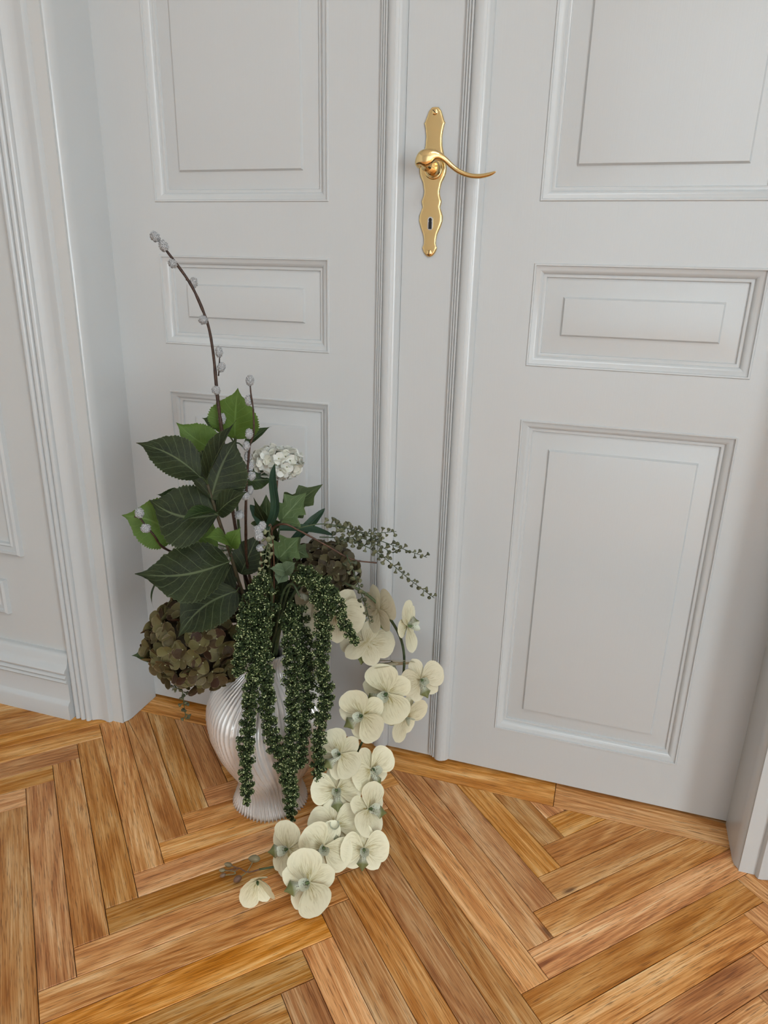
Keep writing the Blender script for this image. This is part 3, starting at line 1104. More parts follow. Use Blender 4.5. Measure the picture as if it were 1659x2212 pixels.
# fresh green branch
br = root('hydrangea_branch', 'branch with bright fresh green leaves reaching behind the dark foliage', 'branch', None, (0.0, 0.012))
child('stem', tube('stem', stem_from_vase([(540, 1300, 0.02), (520, 1180, 0.03), (510, 1060, 0.03), (506, 955, 0.02)], (0, 0.012)), 0.0036, 0.0022, 36, 8, 0.05), M_GSTEM, br)
add_leaf(br, (508, 948), (514, 838), 118, (-0.1, 0.05, 1), M_PALE, (0.01, 0.0), bow=0.05, fold=0.18, stalk=(506, 957, 0.02))
add_leaf(br, (470, 975), (380, 912), 80, (-0.2, 0.25, 1), M_PALE, (0.0, -0.01), bow=0.05, fold=0.2, side=-0.05, stalk=(508, 1000, 0.022))
add_leaf(br, (478, 925), (436, 903), 34, (0.1, 0.5, 0.8), M_LEAF2, (0.02, 0.02), bow=0.06, fold=0.25, stalk=(506, 957, 0.02), rows=49)
add_leaf(br, (528, 968), (586, 921), 26, (0.3, 0.8, 0.5), M_LEAF2, (0.02, 0.05), bow=0.08, fold=0.5, stalk=(506, 957, 0.02), rows=49)
add_leaf(br, (378, 1158), (262, 1113), 112, (-0.1, 0.2, 1), M_PALE, (-0.02, -0.03), bow=0.05, fold=0.16, side=0.1, stalk=(500, 1185, 0.01))
add_leaf(br, (470, 1190), (335, 1142), 96, (0, 0.5, 1), M_PALE, (-0.02, -0.02), bow=0.05, fold=0.14, side=0.12, stalk=(520, 1195, 0.02))
add_leaf(br, (408, 1085), (338, 1068), 44, (0.1, 0.5, 0.8), M_LEAF2, (-0.02, -0.03), bow=0.06, fold=0.25, rows=49)
add_leaf(br, (528, 1040), (592, 1036), 46, (0.1, 0.3, 1), M_LEAF2, (0.01, 0.01), bow=0.05, fold=0.2, stalk=(510, 1060, 0.03), rows=49)

br = root('hydrangea_branch', 'dark leaves added as shade in the heart of the bouquet', 'branch', None, (0.004, 0.004))
child('stem', tube('stem', stem_from_vase([(575, 1330, 0.0), (570, 1260, 0.005), (566, 1200, 0.01)], (0.004, 0.004)), 0.003, 0.0022, 24, 7), M_STEM, br)  # extra dark foliage standing in for deep shade between the stems
for b_, t_, w_, d_ in (((560, 1290), (505, 1330), 70, 0.0), ((575, 1250), (620, 1185), 74, 0.012), ((560, 1230), (540, 1165), 66, 0.012), ((590, 1290), (655, 1270), 66, 0.0), ((575, 1300), (590, 1375), 66, -0.01), ((560, 1300), (535, 1385), 60, -0.01), ((590, 1240), (560, 1175), 60, 0.02), ((600, 1310), (640, 1365), 60, -0.01)):
    add_leaf(br, b_, t_, w_, (random.uniform(-0.3, 0.3), 0.3, 1), M_LEAF, (d_, d_ - 0.015), bow=0.06, fold=0.2, rows=49)

# ivy-like lobed sprig
br = root('ivy_sprig', 'sprig of dull green lobed leaves beside the white hydrangea', 'sprig', None, (0.012, 0.006))
child('stem', tube('stem', stem_from_vase([(592, 1330, 0.0), (598, 1240, -0.01), (600, 1170, -0.01), (606, 1126, -0.01)], (0.012, 0.006)), 0.003, 0.0018, 30, 7, 0.05), M_GSTEM, br)
lk = dict(prof=LOBED, teeth=0, rows=61)
add_leaf(br, (606, 1126), (662, 1064), 84, (0.1, 0.2, 1), M_LOBE, (-0.015, -0.015), bow=0.04, fold=0.12, stalk=(604, 1140, -0.01), **lk)
add_leaf(br, (614, 1110), (697, 1046), 74, (0.1, 0.4, 0.9), M_LOBED, (0.015, 0.02), bow=0.05, fold=0.12, stalk=(604, 1140, -0.01), **lk)
add_leaf(br, (580, 1150), (575, 1068), 70, (-0.1, 0.1, 1), M_LOBED, (0.005, 0.01), bow=0.05, fold=0.2, **lk)
add_leaf(br, (600, 1170), (548, 1075), 44, (-0.4, 0.2, 0.8), M_LEAF, (0.0, -0.02), bow=0.05, fold=0.2, teeth=0)
add_leaf(br, (602, 1208), (648, 1160), 92, (0.1, 0.35, 1), M_LOBE, (-0.04, -0.05), bow=0.05, fold=0.15, stalk=(598, 1235, -0.01), **lk)
add_leaf(br, (622, 1180), (668, 1205), 60, (0.1, 0.5, 0.9), M_LOBED, (-0.035, -0.045), bow=0.06, fold=0.15, **lk)
add_leaf(br, (618, 1236), (581, 1228), 30, (0, 0.5, 0.9), M_SAGE, (-0.065, -0.075), bow=0.1, fold=0.2, stalk=(600, 1250, -0.01), rows=49)
add_leaf(br, (614, 1236), (640, 1214), 32, (0.2, 0.4, 0.9), M_SAGE, (-0.065, -0.075), bow=0.1, fold=0.2, rows=49)
add_leaf(br, (614, 1238), (600, 1262), 32, (0, 0.3, 1), M_SAGE, (-0.065, -0.08), bow=0.1, fold=0.2, rows=49)
add_leaf(br, (594, 1290), (640, 1255), 60, (0.1, 0.2, 1), M_LEAF2, (0.0, 0.0), bow=0.06, fold=0.2)
add_leaf(br, (580, 1300), (560, 1230), 70, (-0.1, 0.2, 1), M_LEAF, (-0.015, -0.02), bow=0.06, fold=0.2)
add_leaf(br, (600, 1300), (660, 1340), 60, (0.1, 0.2, 1), M_LEAF, (0.02, 0.02), bow=0.06, fold=0.2)

# strap leaves
br = root('strap_leaf_spray', 'spray of dark narrow strap leaves curving up beside the white flowers', 'leaves', None, (0.006, -0.01))
child('stem', tube('stem', stem_from_vase([(585, 1320, -0.02), (582, 1220, -0.03), (582, 1150, -0.035)], (0.006, -0.01)), 0.003, 0.0022, 24, 7), M_GSTEM, br)
sk = dict(prof=STRAPP, teeth=0, rows=33)
add_leaf(br, (578, 1140), (594, 1001), 25, (-0.45, 0.1, 0.9), M_STRAP, (-0.045, -0.03), bow=0.03, fold=0.25, side=0.10, midbow=0.05, **sk)
add_leaf(br, (632, 1170), (702, 1098), 24, (-0.3, 0.3, 0.9), M_STRAP, (-0.02, 0.0), bow=0.03, fold=0.3, side=0.04, **sk)
add_leaf(br, (604, 1142), (722, 1157), 20, (0, 0.6, 0.8), M_STRAP, (-0.035, -0.02), bow=0.05, fold=0.3, side=-0.03, **sk)
add_leaf(br, (575, 1150), (540, 1090), 26, (0.3, 0.1, 0.9), M_STRAP, (-0.02, 0.0), bow=0.03, fold=0.25, side=0.05, **sk)

# ------------------------------------------------------------------ willow branches
def ico_catkin():
    bm = bmesh.new()
    bmesh.ops.create_icosphere(bm, subdivisions=4, radius=1.0)
    for v in bm.verts:
        k = random.choice((0.80, 0.88, 0.95, 1.05, 1.22))
        v.co *= k
        v.co.z *= 1.0
        v.co.z -= 0.12 * v.co.z * abs(v.co.z)
    me = bpy.data.meshes.new('catkin')
    bm.to_mesh(me)
    bm.free()
    me.materials.append(M_CATKIN)
    me.polygons.foreach_set('use_smooth', [True] * len(me.polygons))
    return me


CATKIN = [ico_catkin() for _ in range(3)]


def add_catkin(parent, px, py, dd, direction, ln=24, wd=17):
    p = at(px, py, dd)
    k = (p - CAM).dot(VF) / FPX
    q = direction.to_track_quat('Z', 'X').to_matrix().to_4x4()
    mw = Matrix.Translation(p) @ q @ Matrix.Diagonal((wd * k / 2, wd * k / 2, ln * k / 2, 1))
    return child('catkin', random.choice(CATKIN), None, parent, mw)


def willow(label, path, cats, off, r0=0.0028, r1=0.0012, twigs=()):
    e = root('willow_branch', label, 'branch', 'pussy willow branches', off)
    child('stem', tube('stem', stem_from_vase(path, off), r0, r1, 70, 8, 0.14), M_TWIG, e)
    for tw in twigs:
        child('twig', tube('twig', [at(*p) for p in tw], 0.0012, 0.0008, 10, 6, 0.1), M_TWIG, e)
    for c in cats:
        d = view(c[2], c[3], 0.15)
        add_catkin(e, c[0], c[1], c[4], d, *(c[5:] if len(c) > 5 else ()))
    return e


willow('tall bare pussy willow branch arching high above the leaves',
       [(560, 1330, 0.02), (527, 1235, 0.01), (507, 1130, 0.0), (490, 1010, -0.005), (477, 915, -0.01), (469, 850, -0.01), (462, 775, -0.01), (452, 712, -0.01), (436, 665, -0.01), (413, 616, -0.01), (385, 575, -0.01), (360, 542, -0.01), (342, 517, -0.01), (336, 508, -0.01)],
       [(335, 511, -0.6, 1, -0.015, 24, 18), (353, 531, -0.5, 1, -0.015, 26, 18), (373, 569, -0.4, 1, -0.012, 20, 17), (418, 611, 0.1, 1, -0.005, 24, 15), (439, 691, -0.4, 0.5, -0.015, 20, 18), (473, 760, 0.0, 1, -0.01, 26, 14), (478, 793, 0.2, 1, -0.01, 23, 16), (467, 843, 0.0, 1, -0.02, 20, 17), (480, 905, 0.1, 1, 0.0, 26, 14)],
       (-0.006, 0.008), 0.0040, 0.0017,
       twigs=[[(472, 812, -0.01), (474, 785, -0.01), (474, 748, -0.01)], [(415, 615, -0.01), (406, 607, -0.01), (401, 604, -0.01)]])
willow('short pussy willow branch crowded with catkins between the leaves',
       [(562, 1340, -0.01), (535, 1225, -0.02), (531, 1140, -0.05), (532, 1060, -0.06), (536, 1000, -0.06), (540, 962, -0.06), (548, 935, -0.06), (547, 885, -0.06), (542, 850, -0.06), (540, 826, -0.06)],
       [(540, 822, 0.05, 1, -0.06, 24, 16), (537, 865, 0.0, 1, -0.055, 24, 14), (538, 937, 0.1, 1, -0.065, 24, 15), (532, 963, 0.0, 1, -0.065, 22, 14), (535, 986, 0.1, 1, -0.055, 24, 14), (540, 1008, 0.1, 1, -0.055, 24, 14), (543, 1028, 0.6, 0.8, -0.065, 21, 17), (528, 1051, 0.1, 1, -0.055, 22, 13), (540, 1059, 0.3, 1, -0.055, 22, 13), (529, 1071, -0.5, 0.8, -0.07, 20, 17), (517, 1112, 0.8, 0.5, -0.075, 21, 18)],
       (0.002, -0.004), 0.0034, 0.0011)
willow('bent pussy willow twig with two catkins in front of a bright leaf',
       [(540, 1310, -0.03), (470, 1235, -0.03), (400, 1205, -0.03), (352, 1182, -0.06), (334, 1158, -0.075), (313, 1133, -0.075), (302, 1119, -0.075), (290, 1116, -0.075)],
       [(301, 1108, -0.1, 1, -0.08, 24, 17), (315, 1141, 1, -0.1, -0.08, 23, 18)], (-0.014, 0.0), 0.003, 0.0014)
willow('small pussy willow tip with clustered white catkins above the drooping tassels',
       [(575, 1320, -0.03), (568, 1250, -0.05), (563, 1195, -0.08), (560, 1150, -0.10), (563, 1138, -0.10)],
       [(566, 1136, 0.3, 1, -0.10, 22, 16), (557, 1145, -0.2, 1, -0.105, 22, 17), (559, 1158, 0.2, 1, -0.11, 22, 17), (563, 1183, 0.8, 0.3, -0.10, 20, 15)], (0.008, -0.012), 0.0028, 0.001)

# ------------------------------------------------------------------ hydrangea heads
def petal_mesh(name, L, W, prof, rows=9, cup=0.12, cols=(-1, -0.6, 0, 0.6, 1)):
    """petal along +X, face +Z, in local coordinates"""
    V, F, UV = [], [], []
    for i in range(rows):
        t = i / (rows - 1)
        wd = interp(prof, t) * W / 2
        for s in cols:
            V.append((L * t, s * wd, cup * L * (t * t * 0.9 + 0.5 * s * s * math.sin(math.pi * t))))
            UV.append((0.5 + s / 2, t))
    n = len(cols)
    for i in range(rows - 1):
        F += [(i * n + k, i * n + k + 1, (i + 1) * n + k + 1, (i + 1) * n + k) for k in range(n - 1)]
    return mesh(name, V, F, True, UV)


HPET = [(0, 0.12), (0.12, 0.38), (0.3, 0.78), (0.5, 0.98), (0.66, 1.0), (0.82, 0.84), (0.93, 0.52), (1, 0.12)]


def floret_center(mat):
    bm = bmesh.new()
    bmesh.ops.create_icosphere(bm, subdivisions=1, radius=0.0018)
    me = bpy.data.meshes.new('floret')
    bm.to_mesh(me)
    bm.free()
    me.materials.append(mat)
    return me


def orient(p, nrm, spin):
    q = nrm.to_track_quat('Z', 'Y').to_matrix().to_4x4()
    return Matrix.Translation(p) @ q @ Matrix.Rotation(spin, 4, 'Z')


def hydrangea(label, name, centre, dd, radii, count, size, mat, off, stem_px, cup=0.1, keep=None, spread=0.55, core=None):
    """radii are in metres along photo right, photo up and depth"""
    e = root(name, label, 'flower', 'hydrangea heads', off)
    C0 = at(*centre, dd)
    s = stem_from_vase(stem_px, off) + [C0]
    child('stem', tube('stem', s, 0.004, 0.0032, 30, 8, 0.05), M_STEM, e)
    pm = [petal_mesh('petal', size, size * random.uniform(0.98, 1.12), HPET, 9, cup * random.uniform(0.6, 1.5)) for _ in range(4)]
    for m in pm:
        m.materials.append(mat)
    cm = floret_center(M_FCENTER)
    cbm = bmesh.new()
    bmesh.ops.create_icosphere(cbm, subdivisions=3, radius=1.0)
    cme = bpy.data.meshes.new('flower_core')
    cbm.to_mesh(cme)
    cbm.free()
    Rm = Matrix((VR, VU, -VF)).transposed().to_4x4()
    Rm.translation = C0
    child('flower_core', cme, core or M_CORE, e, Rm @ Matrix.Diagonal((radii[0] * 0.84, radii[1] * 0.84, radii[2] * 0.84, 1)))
    ga = math.pi * (3 - math.sqrt(5))
    for k in range(count):
        y = 1 - 2 * (k + 0.5) / count
        r = math.sqrt(1 - y * y)
        d = Vector((r * math.cos(ga * k), y, r * math.sin(ga * k)))
        dv = VR * d.x + VU * d.y - VF * d.z
        if dv.dot(VF) > spread or (keep and not keep(d)):
            continue
        jit = random.uniform(0.88, 1.06)
        p = C0 + (VR * (d.x * radii[0]) + VU * (d.y * radii[1]) - VF * (d.z * radii[2])) * jit
        nrm = (VR * (d.x / radii[0]) + VU * (d.y / radii[1]) - VF * (d.z / radii[2])).normalized()
        nrm = (nrm + Vector((random.uniform(-1, 1), random.uniform(-1, 1), random.uniform(-1, 1))) * 0.5).normalized()
        mw = orient(p, nrm, random.uniform(0, 6.28))
        f = child('floret', cm, None, e, mw)
        for j in range(4):
            o = bpy.data.objects.new('petal', random.choice(pm))
            col.objects.link(o)
            o.parent = f
            o.matrix_basis = Matrix.Rotation(j * math.pi / 2 + random.uniform(-0.12, 0.12), 4, 'Z') @ Matrix.Rotation(random.uniform(-0.75, 0.05), 4, 'Y')
    return e


hydrangea('olive and brown hydrangea head hanging low at the vase shoulder', 'hydrangea', (428, 1388), -0.03, (0.088, 0.080, 0.075), 150, 0.0215, M_HYD, (-0.016, 0.004), [(540, 1350, -0.01), (480, 1345, -0.02)], 0.16)
hydrangea('dusky brown hydrangea head behind the cream orchids', 'hydrangea', (700, 1232), 0.0, (0.060, 0.052, 0.06), 110, 0.0165, M_HYD2, (0.016, 0.002), [(600, 1335, 0.01), (645, 1280, 0.01)], 0.16)
hydrangea('white hydrangea head standing out behind the strap leaf', 'hydrangea', (600, 1000), 0.03, (0.042, 0.025, 0.036), 84, 0.0132, M_HYDW, (0.006, 0.014), [(580, 1320, 0.03), (585, 1180, 0.03), (596, 1060, 0.03)], 0.16, core=M_COREW)
hydrangea('few white hydrangea florets glimpsed under a large dark leaf', 'hydrangea', (455, 1196), 0.02, (0.03, 0.014, 0.02), 24, 0.0125, M_HYDW, (-0.01, 0.012), [(545, 1330, 0.02), (500, 1250, 0.02)], 0.16, core=M_COREW)
for o_ in [o for o in col.objects if o.name.startswith('hydrangea') and 'olive and brown' in str(o.get('label', ''))]:
    add_leaf(o_, (362, 1404), (284, 1416), 40, (0, 0.5, 1), M_LEAF2, (-0.01, -0.02), bow=0.08, fold=0.2, side=-0.08, rows=49)

# ------------------------------------------------------------------ seed berry sprays
def berry_mesh():
    prof = [(0.10, 0.0), (0.14, 0.45), (0.20, 0.95), (0.55, 1.30), (0.62, 1.52), (0.50, 1.62), (0.22, 1.60), (0.12, 1.66)]
    seg = 8
    V, F = [], []
    for r, z in prof:
        for k in range(seg):
            a = 2 * math.pi * k / seg
            V.append((r * math.cos(a), r * math.sin(a), z))
    for i in range(len(prof) - 1):
        F += [(i * seg + k, i * seg + (k + 1) % seg, (i + 1) * seg + (k + 1) % seg, (i + 1) * seg + k) for k in range(seg)]
    F += [tuple(range(seg))[::-1], tuple(range((len(prof) - 1) * seg, len(prof) * seg))]
    return mesh('berry', V, F, True)


BERRY = berry_mesh()
BERRY.materials.append(M_BERRY)
BERRYP = BERRY.copy()
BERRYP.materials.clear()
BERRYP.materials.append(M_BERRYP)


def berry_twig(e, path, spacing=0.0056, size=0.0082, start=0.08, bm_=None, r=0.0012, mat=None):
    pts = [at(*p) for p in path]
    P_ = spline(pts, 60)
    V, F = tube_data(P_, [r * (1 - 0.5 * i / 59) for i in range(60)], 6)
    tw = child('twig', mesh('twig', V, F), mat or M_GSTEM, e)
    T, N = frames(P_)
    acc, k = 0.0, 0
    total = sum((P_[i + 1] - P_[i]).length for i in range(59))
    run = 0.0
    for i in range(59):
        sl = (P_[i + 1] - P_[i]).length
        run += sl
        acc += sl
        while acc > spacing:
            acc -= spacing
            if run / total < start:
                continue
            a = k * 2.4 + random.uniform(-0.4, 0.4)
            k += 1
            b = T[i].cross(N[i])
            d = (N[i] * math.cos(a) + b * math.sin(a)) * 0.9 + T[i] * random.uniform(0.2, 0.6)
            d.normalize()
            sz = size * random.uniform(0.8, 1.15) * (1 - 0.3 * run / total)
            q = d.to_track_quat('Z', 'X').to_matrix().to_4x4()
            mw = Matrix.Translation(P_[i]) @ q @ Matrix.Scale(sz, 4)
            child('berry', bm_ or BERRY, None, tw, mw)
    return tw


br = root('seed_berry_branch', 'branching sprays of olive seed cups reaching out over the cream orchids', 'branch', 'seed berry branches', (0.014, -0.006))
child('stem', tube('stem', stem_from_vase([(592, 1320, 0.0), (586, 1220, 0.005), (586, 1150, -0.02), (612, 1132, -0.055), (650, 1148, -0.06), (705, 1178, -0.07), (760, 1208, -0.075), (814, 1216, -0.08)], (0.014, -0.006)), 0.0026, 0.0014, 70, 7, 0.1), M_RSTEM, br)
berry_twig(br, [(640, 1142, -0.06), (690, 1132, -0.06), (740, 1138, -0.06), (800, 1160, -0.06), (860, 1182, -0.06), (922, 1204, -0.06)], start=0.2)
berry_twig(br, [(690, 1160, -0.065), (735, 1163, -0.07), (785, 1178, -0.075), (830, 1205, -0.08), (885, 1252, -0.08), (938, 1292, -0.08)], start=0.08)
berry_twig(br, [(748, 1198, -0.08), (762, 1230, -0.09), (778, 1275, -0.10), (790, 1310, -0.105), (800, 1348, -0.11)])
berry_twig(br, [(700, 1135, -0.05), (745, 1140, -0.05), (795, 1152, -0.05), (856, 1148, -0.05)], start=0.15)
berry_twig(br, [(725, 1175, -0.06), (770, 1160, -0.06), (820, 1180, -0.06), (850, 1195, -0.06)], start=0.1)
br = root('seed_berry_branch', 'pale green seed cup spray hanging in front of the dark centre', 'branch', 'seed berry branches', (0.01, -0.014))
child('stem', tube('stem', stem_from_vase([(590, 1310, -0.04), (592, 1220, -0.07), (586, 1140, -0.085), (580, 1136, -0.09)], (0.01, -0.014)), 0.002, 0.0012, 40, 7, 0.1), M_RSTEM, br)
berry_twig(br, [(584, 1136, -0.09), (580, 1160, -0.10), (575, 1195, -0.105), (570, 1225, -0.11), (563, 1248, -0.11)], 0.0050, 0.0080, 0.1, BERRYP)
br = root('seed_berry_branch', 'olive seed cup spray dangling below the brown hydrangea head', 'branch', 'seed berry branches', (-0.02, -0.004))
child('stem', tube('stem', stem_from_vase([(540, 1370, -0.01), (470, 1380, -0.03), (400, 1430, -0.05), (386, 1465, -0.05)], (-0.02, -0.004)), 0.002, 0.0012, 40, 7, 0.1), M_RSTEM, br)
berry_twig(br, [(386, 1465, -0.05), (394, 1495, -0.05), (398, 1525, -0.05), (402, 1556, -0.05)], 0.0062, 0.0080, 0.05)
berry_twig(br, [(388, 1462, -0.05), (378, 1475, -0.05), (372, 1492, -0.05)], 0.0062, 0.0080, 0.1)

# ------------------------------------------------------------------ amaranthus
OCT_V = np.array([(1, 0, 0), (-1, 0, 0), (0, 1, 0), (0, -1, 0), (0, 0, 1), (0, 0, -1)], dtype=np.float64)
OCT_F = np.array([(0, 2, 4), (2, 1, 4), (1, 3, 4), (3, 0, 4), (2, 0, 5), (1, 2, 5), (3, 1, 5), (0, 3, 5)], dtype=np.int64)


def tassel(e, path, w0, w1, step=0.0098, beads=38, name='tassel'):
    """hanging strand: bead clusters packed round a thread; w in metres (radius)"""
    pts = [at(*p) for p in path]
    n = 80
    P_ = spline(pts, n)
    cum = [0.0]
    for i in range(n - 1):
        cum.append(cum[-1] + (P_[i + 1] - P_[i]).length)
    total = cum[-1]
    T, N = frames(P_)
    V, F = tube_data(P_, [0.0014] * n, 5)
    th = child('thread', mesh('thread', V, F), M_GSTEM, e)
    centres, tones, sizes, cores = [], [], [], []
    s, k = 0.004, 0
    while s < total:
        i = int(np.searchsorted(cum, s)) - 1
        i = max(0, min(i, n - 2))
        p = P_[i].lerp(P_[i + 1], (s - cum[i]) / max(cum[i + 1] - cum[i], 1e-9))
        t, nn = T[i], N[i]
        b = t.cross(nn)
        f = s / total
        w_ = (w0 + (w1 - w0) * f) * random.uniform(0.8, 1.15)
        if f > 0.93:
            w_ *= (1 - f) / 0.07 * 0.6 + 0.4
        for j in range(3):
            a = k * 1.1 + j * 2 * math.pi / 3 + random.uniform(-0.35, 0.35)
            d = (nn * math.cos(a) + b * math.sin(a)) + t * random.uniform(0.0, 0.5)
            d.normalize()
            reach = w_ * random.uniform(0.8, 1.45)
            nb = int(beads * random.uniform(0.8, 1.15))
            lump = w_ * 0.46
            c0 = p + d * (reach * 0.55)
            g = rng.normal(size=(nb, 3))
            g /= np.linalg.norm(g, axis=1)[:, None]
            dn = np.array(d)
            g += dn * 0.55
            g /= np.linalg.norm(g, axis=1)[:, None]
            cc = np.array(c0) + g * lump * rng.uniform(0.78, 1.05, size=(nb, 1)) * np.array([1, 1, 0.9])
            centres.append(cc)
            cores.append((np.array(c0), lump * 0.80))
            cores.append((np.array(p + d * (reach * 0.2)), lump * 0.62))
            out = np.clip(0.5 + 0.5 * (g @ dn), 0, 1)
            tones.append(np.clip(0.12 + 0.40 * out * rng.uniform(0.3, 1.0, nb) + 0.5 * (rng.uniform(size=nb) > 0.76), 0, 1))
            sizes.append(rng.uniform(0.00125, 0.00180, nb))
        k += 1
        s += step
    C_ = np.concatenate(centres + [np.array([c for c, _ in cores])])
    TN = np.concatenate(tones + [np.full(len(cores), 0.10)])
    SZ = np.concatenate(sizes + [np.array([r for _, r in cores])])
    m = len(C_)
    verts = (C_[:, None, :] + OCT_V[None] * SZ[:, None, None]).reshape(-1, 3)
    faces = (OCT_F[None] + (np.arange(m) * 6)[:, None, None]).reshape(-1, 3)
    me = bpy.data.meshes.new(name)
    me.vertices.add(m * 6)
    me.vertices.foreach_set('co', verts.astype(np.float32).ravel())
    me.loops.add(m * 24)
    me.loops.foreach_set('vertex_index', faces.astype(np.int32).ravel())
    me.polygons.add(m * 8)
    me.polygons.foreach_set('loop_start', np.arange(0, m * 24, 3, dtype=np.int32))
    me.polygons.foreach_set('use_smooth', np.ones(m * 8, dtype=bool))
    at2 = me.attributes.new('tone', 'FLOAT', 'POINT')
    at2.data.foreach_set('value', np.repeat(TN, 6).astype(np.float32))
    me.update(calc_edges=True)
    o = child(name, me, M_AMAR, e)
    o['kind'] = 'stuff'
    return o


AW0, AW1 = 0.0185, 0.0125
e = root('amaranthus_stem', 'green amaranthus with long tassels falling down the front of the vase', 'flower', 'amaranthus stems', (0.0, -0.016))
child('stem', tube('stem', stem_from_vase([(582, 1360, -0.05), (588, 1290, -0.07), (585, 1255, -0.09), (570, 1258, -0.11)], (0.0, -0.016)), 0.0032, 0.0018, 40, 7), M_GSTEM, e)
tassel(e, [(580, 1258, -0.10), (556, 1272, -0.125), (535, 1320, -0.14), (524, 1375, -0.145), (518, 1430, -0.14), (512, 1460, -0.135)], 0.020, 0.013)
tassel(e, [(585, 1300, -0.10), (563, 1345, -0.13), (556, 1410, -0.15), (546, 1475, -0.158), (536, 1550, -0.158), (532, 1620, -0.155), (531, 1680, -0.15), (534, 1738, -0.145)], 0.019, 0.0125)
tassel(e, [(575, 1340, -0.10), (566, 1405, -0.14), (574, 1470, -0.155), (578, 1545, -0.16), (592, 1605, -0.158), (612, 1655, -0.155), (624, 1710, -0.15), (632, 1776, -0.15)], 0.018, 0.0125)
e = root('amaranthus_stem', 'green amaranthus with thick tassels hanging beside the vase neck', 'flower', 'amaranthus stems', (0.014, -0.012))
child('stem', tube('stem', stem_from_vase([(598, 1350, -0.04), (612, 1280, -0.07), (632, 1262, -0.09), (648, 1290, -0.10)], (0.014, -0.012)), 0.0032, 0.0018, 40, 7), M_GSTEM, e)
tassel(e, [(640, 1305, -0.09), (624, 1360, -0.12), (632, 1430, -0.14), (634, 1500, -0.155), (630, 1580, -0.16), (628, 1650, -0.155), (634, 1730, -0.15)], 0.020, 0.0125)
tassel(e, [(648, 1330, -0.08), (656, 1390, -0.10), (664, 1460, -0.115), (662, 1530, -0.12), (654, 1600, -0.12), (648, 1660, -0.115)], 0.019, 0.0125)
e = root('amaranthus_stem', 'green amaranthus draped over the orchid blossoms', 'flower', 'amaranthus stems', (0.018, -0.006))
child('stem', tube('stem', stem_from_vase([(605, 1340, -0.03), (625, 1270, -0.06), (650, 1235, -0.09)], (0.018, -0.006)), 0.0032, 0.0018, 40, 7), M_GSTEM, e)
tassel(e, [(640, 1240, -0.09), (672, 1250, -0.12), (694, 1300, -0.14), (698, 1370, -0.15), (694, 1430, -0.15), (704, 1500, -0.15), (690, 1575, -0.15), (688, 1640, -0.145), (690, 1706, -0.14)], 0.020, 0.0125)
tassel(e, [(660, 1246, -0.10), (700, 1262, -0.13), (724, 1300, -0.145), (744, 1345, -0.15), (772, 1394, -0.15)], 0.018, 0.0095)

# ------------------------------------------------------------------ orchid spray
LAT = [(0, 0.10), (0.08, 0.22), (0.2, 0.52), (0.35, 0.82), (0.52, 0.99), (0.66, 1.0), (0.8, 0.87), (0.9, 0.66), (0.96, 0.42), (1, 0.1)]
SEP = [(0, 0.30), (0.1, 0.45), (0.3, 0.80), (0.5, 0.98), (0.65, 1.0), (0.8, 0.84), (0.92, 0.52), (1, 0.08)]
COLS = (-1, -0.75, -0.4, 0, 0.4, 0.75, 1)


def orchid_petals(mat):
    out = []
    for _ in range(3):
        a = petal_mesh('petal', 0.056, 0.064 * random.uniform(0.95, 1.05), LAT, 15, random.uniform(0.02, 0.14), COLS)
        b = petal_mesh('sepal', 0.051, 0.036 * random.uniform(0.95, 1.08), SEP, 13, random.uniform(-0.02, 0.1), COLS)
        for m in (a, b):
            m.materials.append(mat)
        out.append((a, b))
    return out


PET = {'c': orchid_petals(M_PETAL), 't': orchid_petals(M_PETAL_SHADE)}


def lip_meshes():
    mid = [(0, 0.5), (0.2, 0.62), (0.4, 0.55), (0.55, 0.9), (0.66, 1.15), (0.75, 0.7), (0.88, 0.3), (1, 0.05)]
    lob = [(0, 0.35), (0.25, 0.7), (0.55, 1.0), (0.8, 0.85), (1, 0.2)]
    a = petal_mesh('lip', 0.034, 0.021, mid, 15, -0.55, COLS)
    b = petal_mesh('lip_lobe', 0.020, 0.016, lob, 9, 0.5, COLS)
    a.materials.append(M_LIPTIP)
    b.materials.append(M_LIP)
    return a, b


LIP, LOBE = lip_meshes()
COLM = bpy.data.meshes.new('flower')
_bm = bmesh.new()
bmesh.ops.create_uvsphere(_bm, u_segments=10, v_segments=8, radius=1.0, matrix=Matrix.Translation((0, 0, 0.006)) @ Matrix.Diagonal((0.0030, 0.0030, 0.0065, 1)))
_bm.to_mesh(COLM)
_bm.free()
COLM.materials.append(M_COLUMN)
COLM.polygons.foreach_set('use_smooth', [True] * len(COLM.polygons))

orch = root('orchid_spray', 'long cascading spray of cream moth orchids trailing from the vase onto the parquet', 'flower', None, (0.02, -0.002))


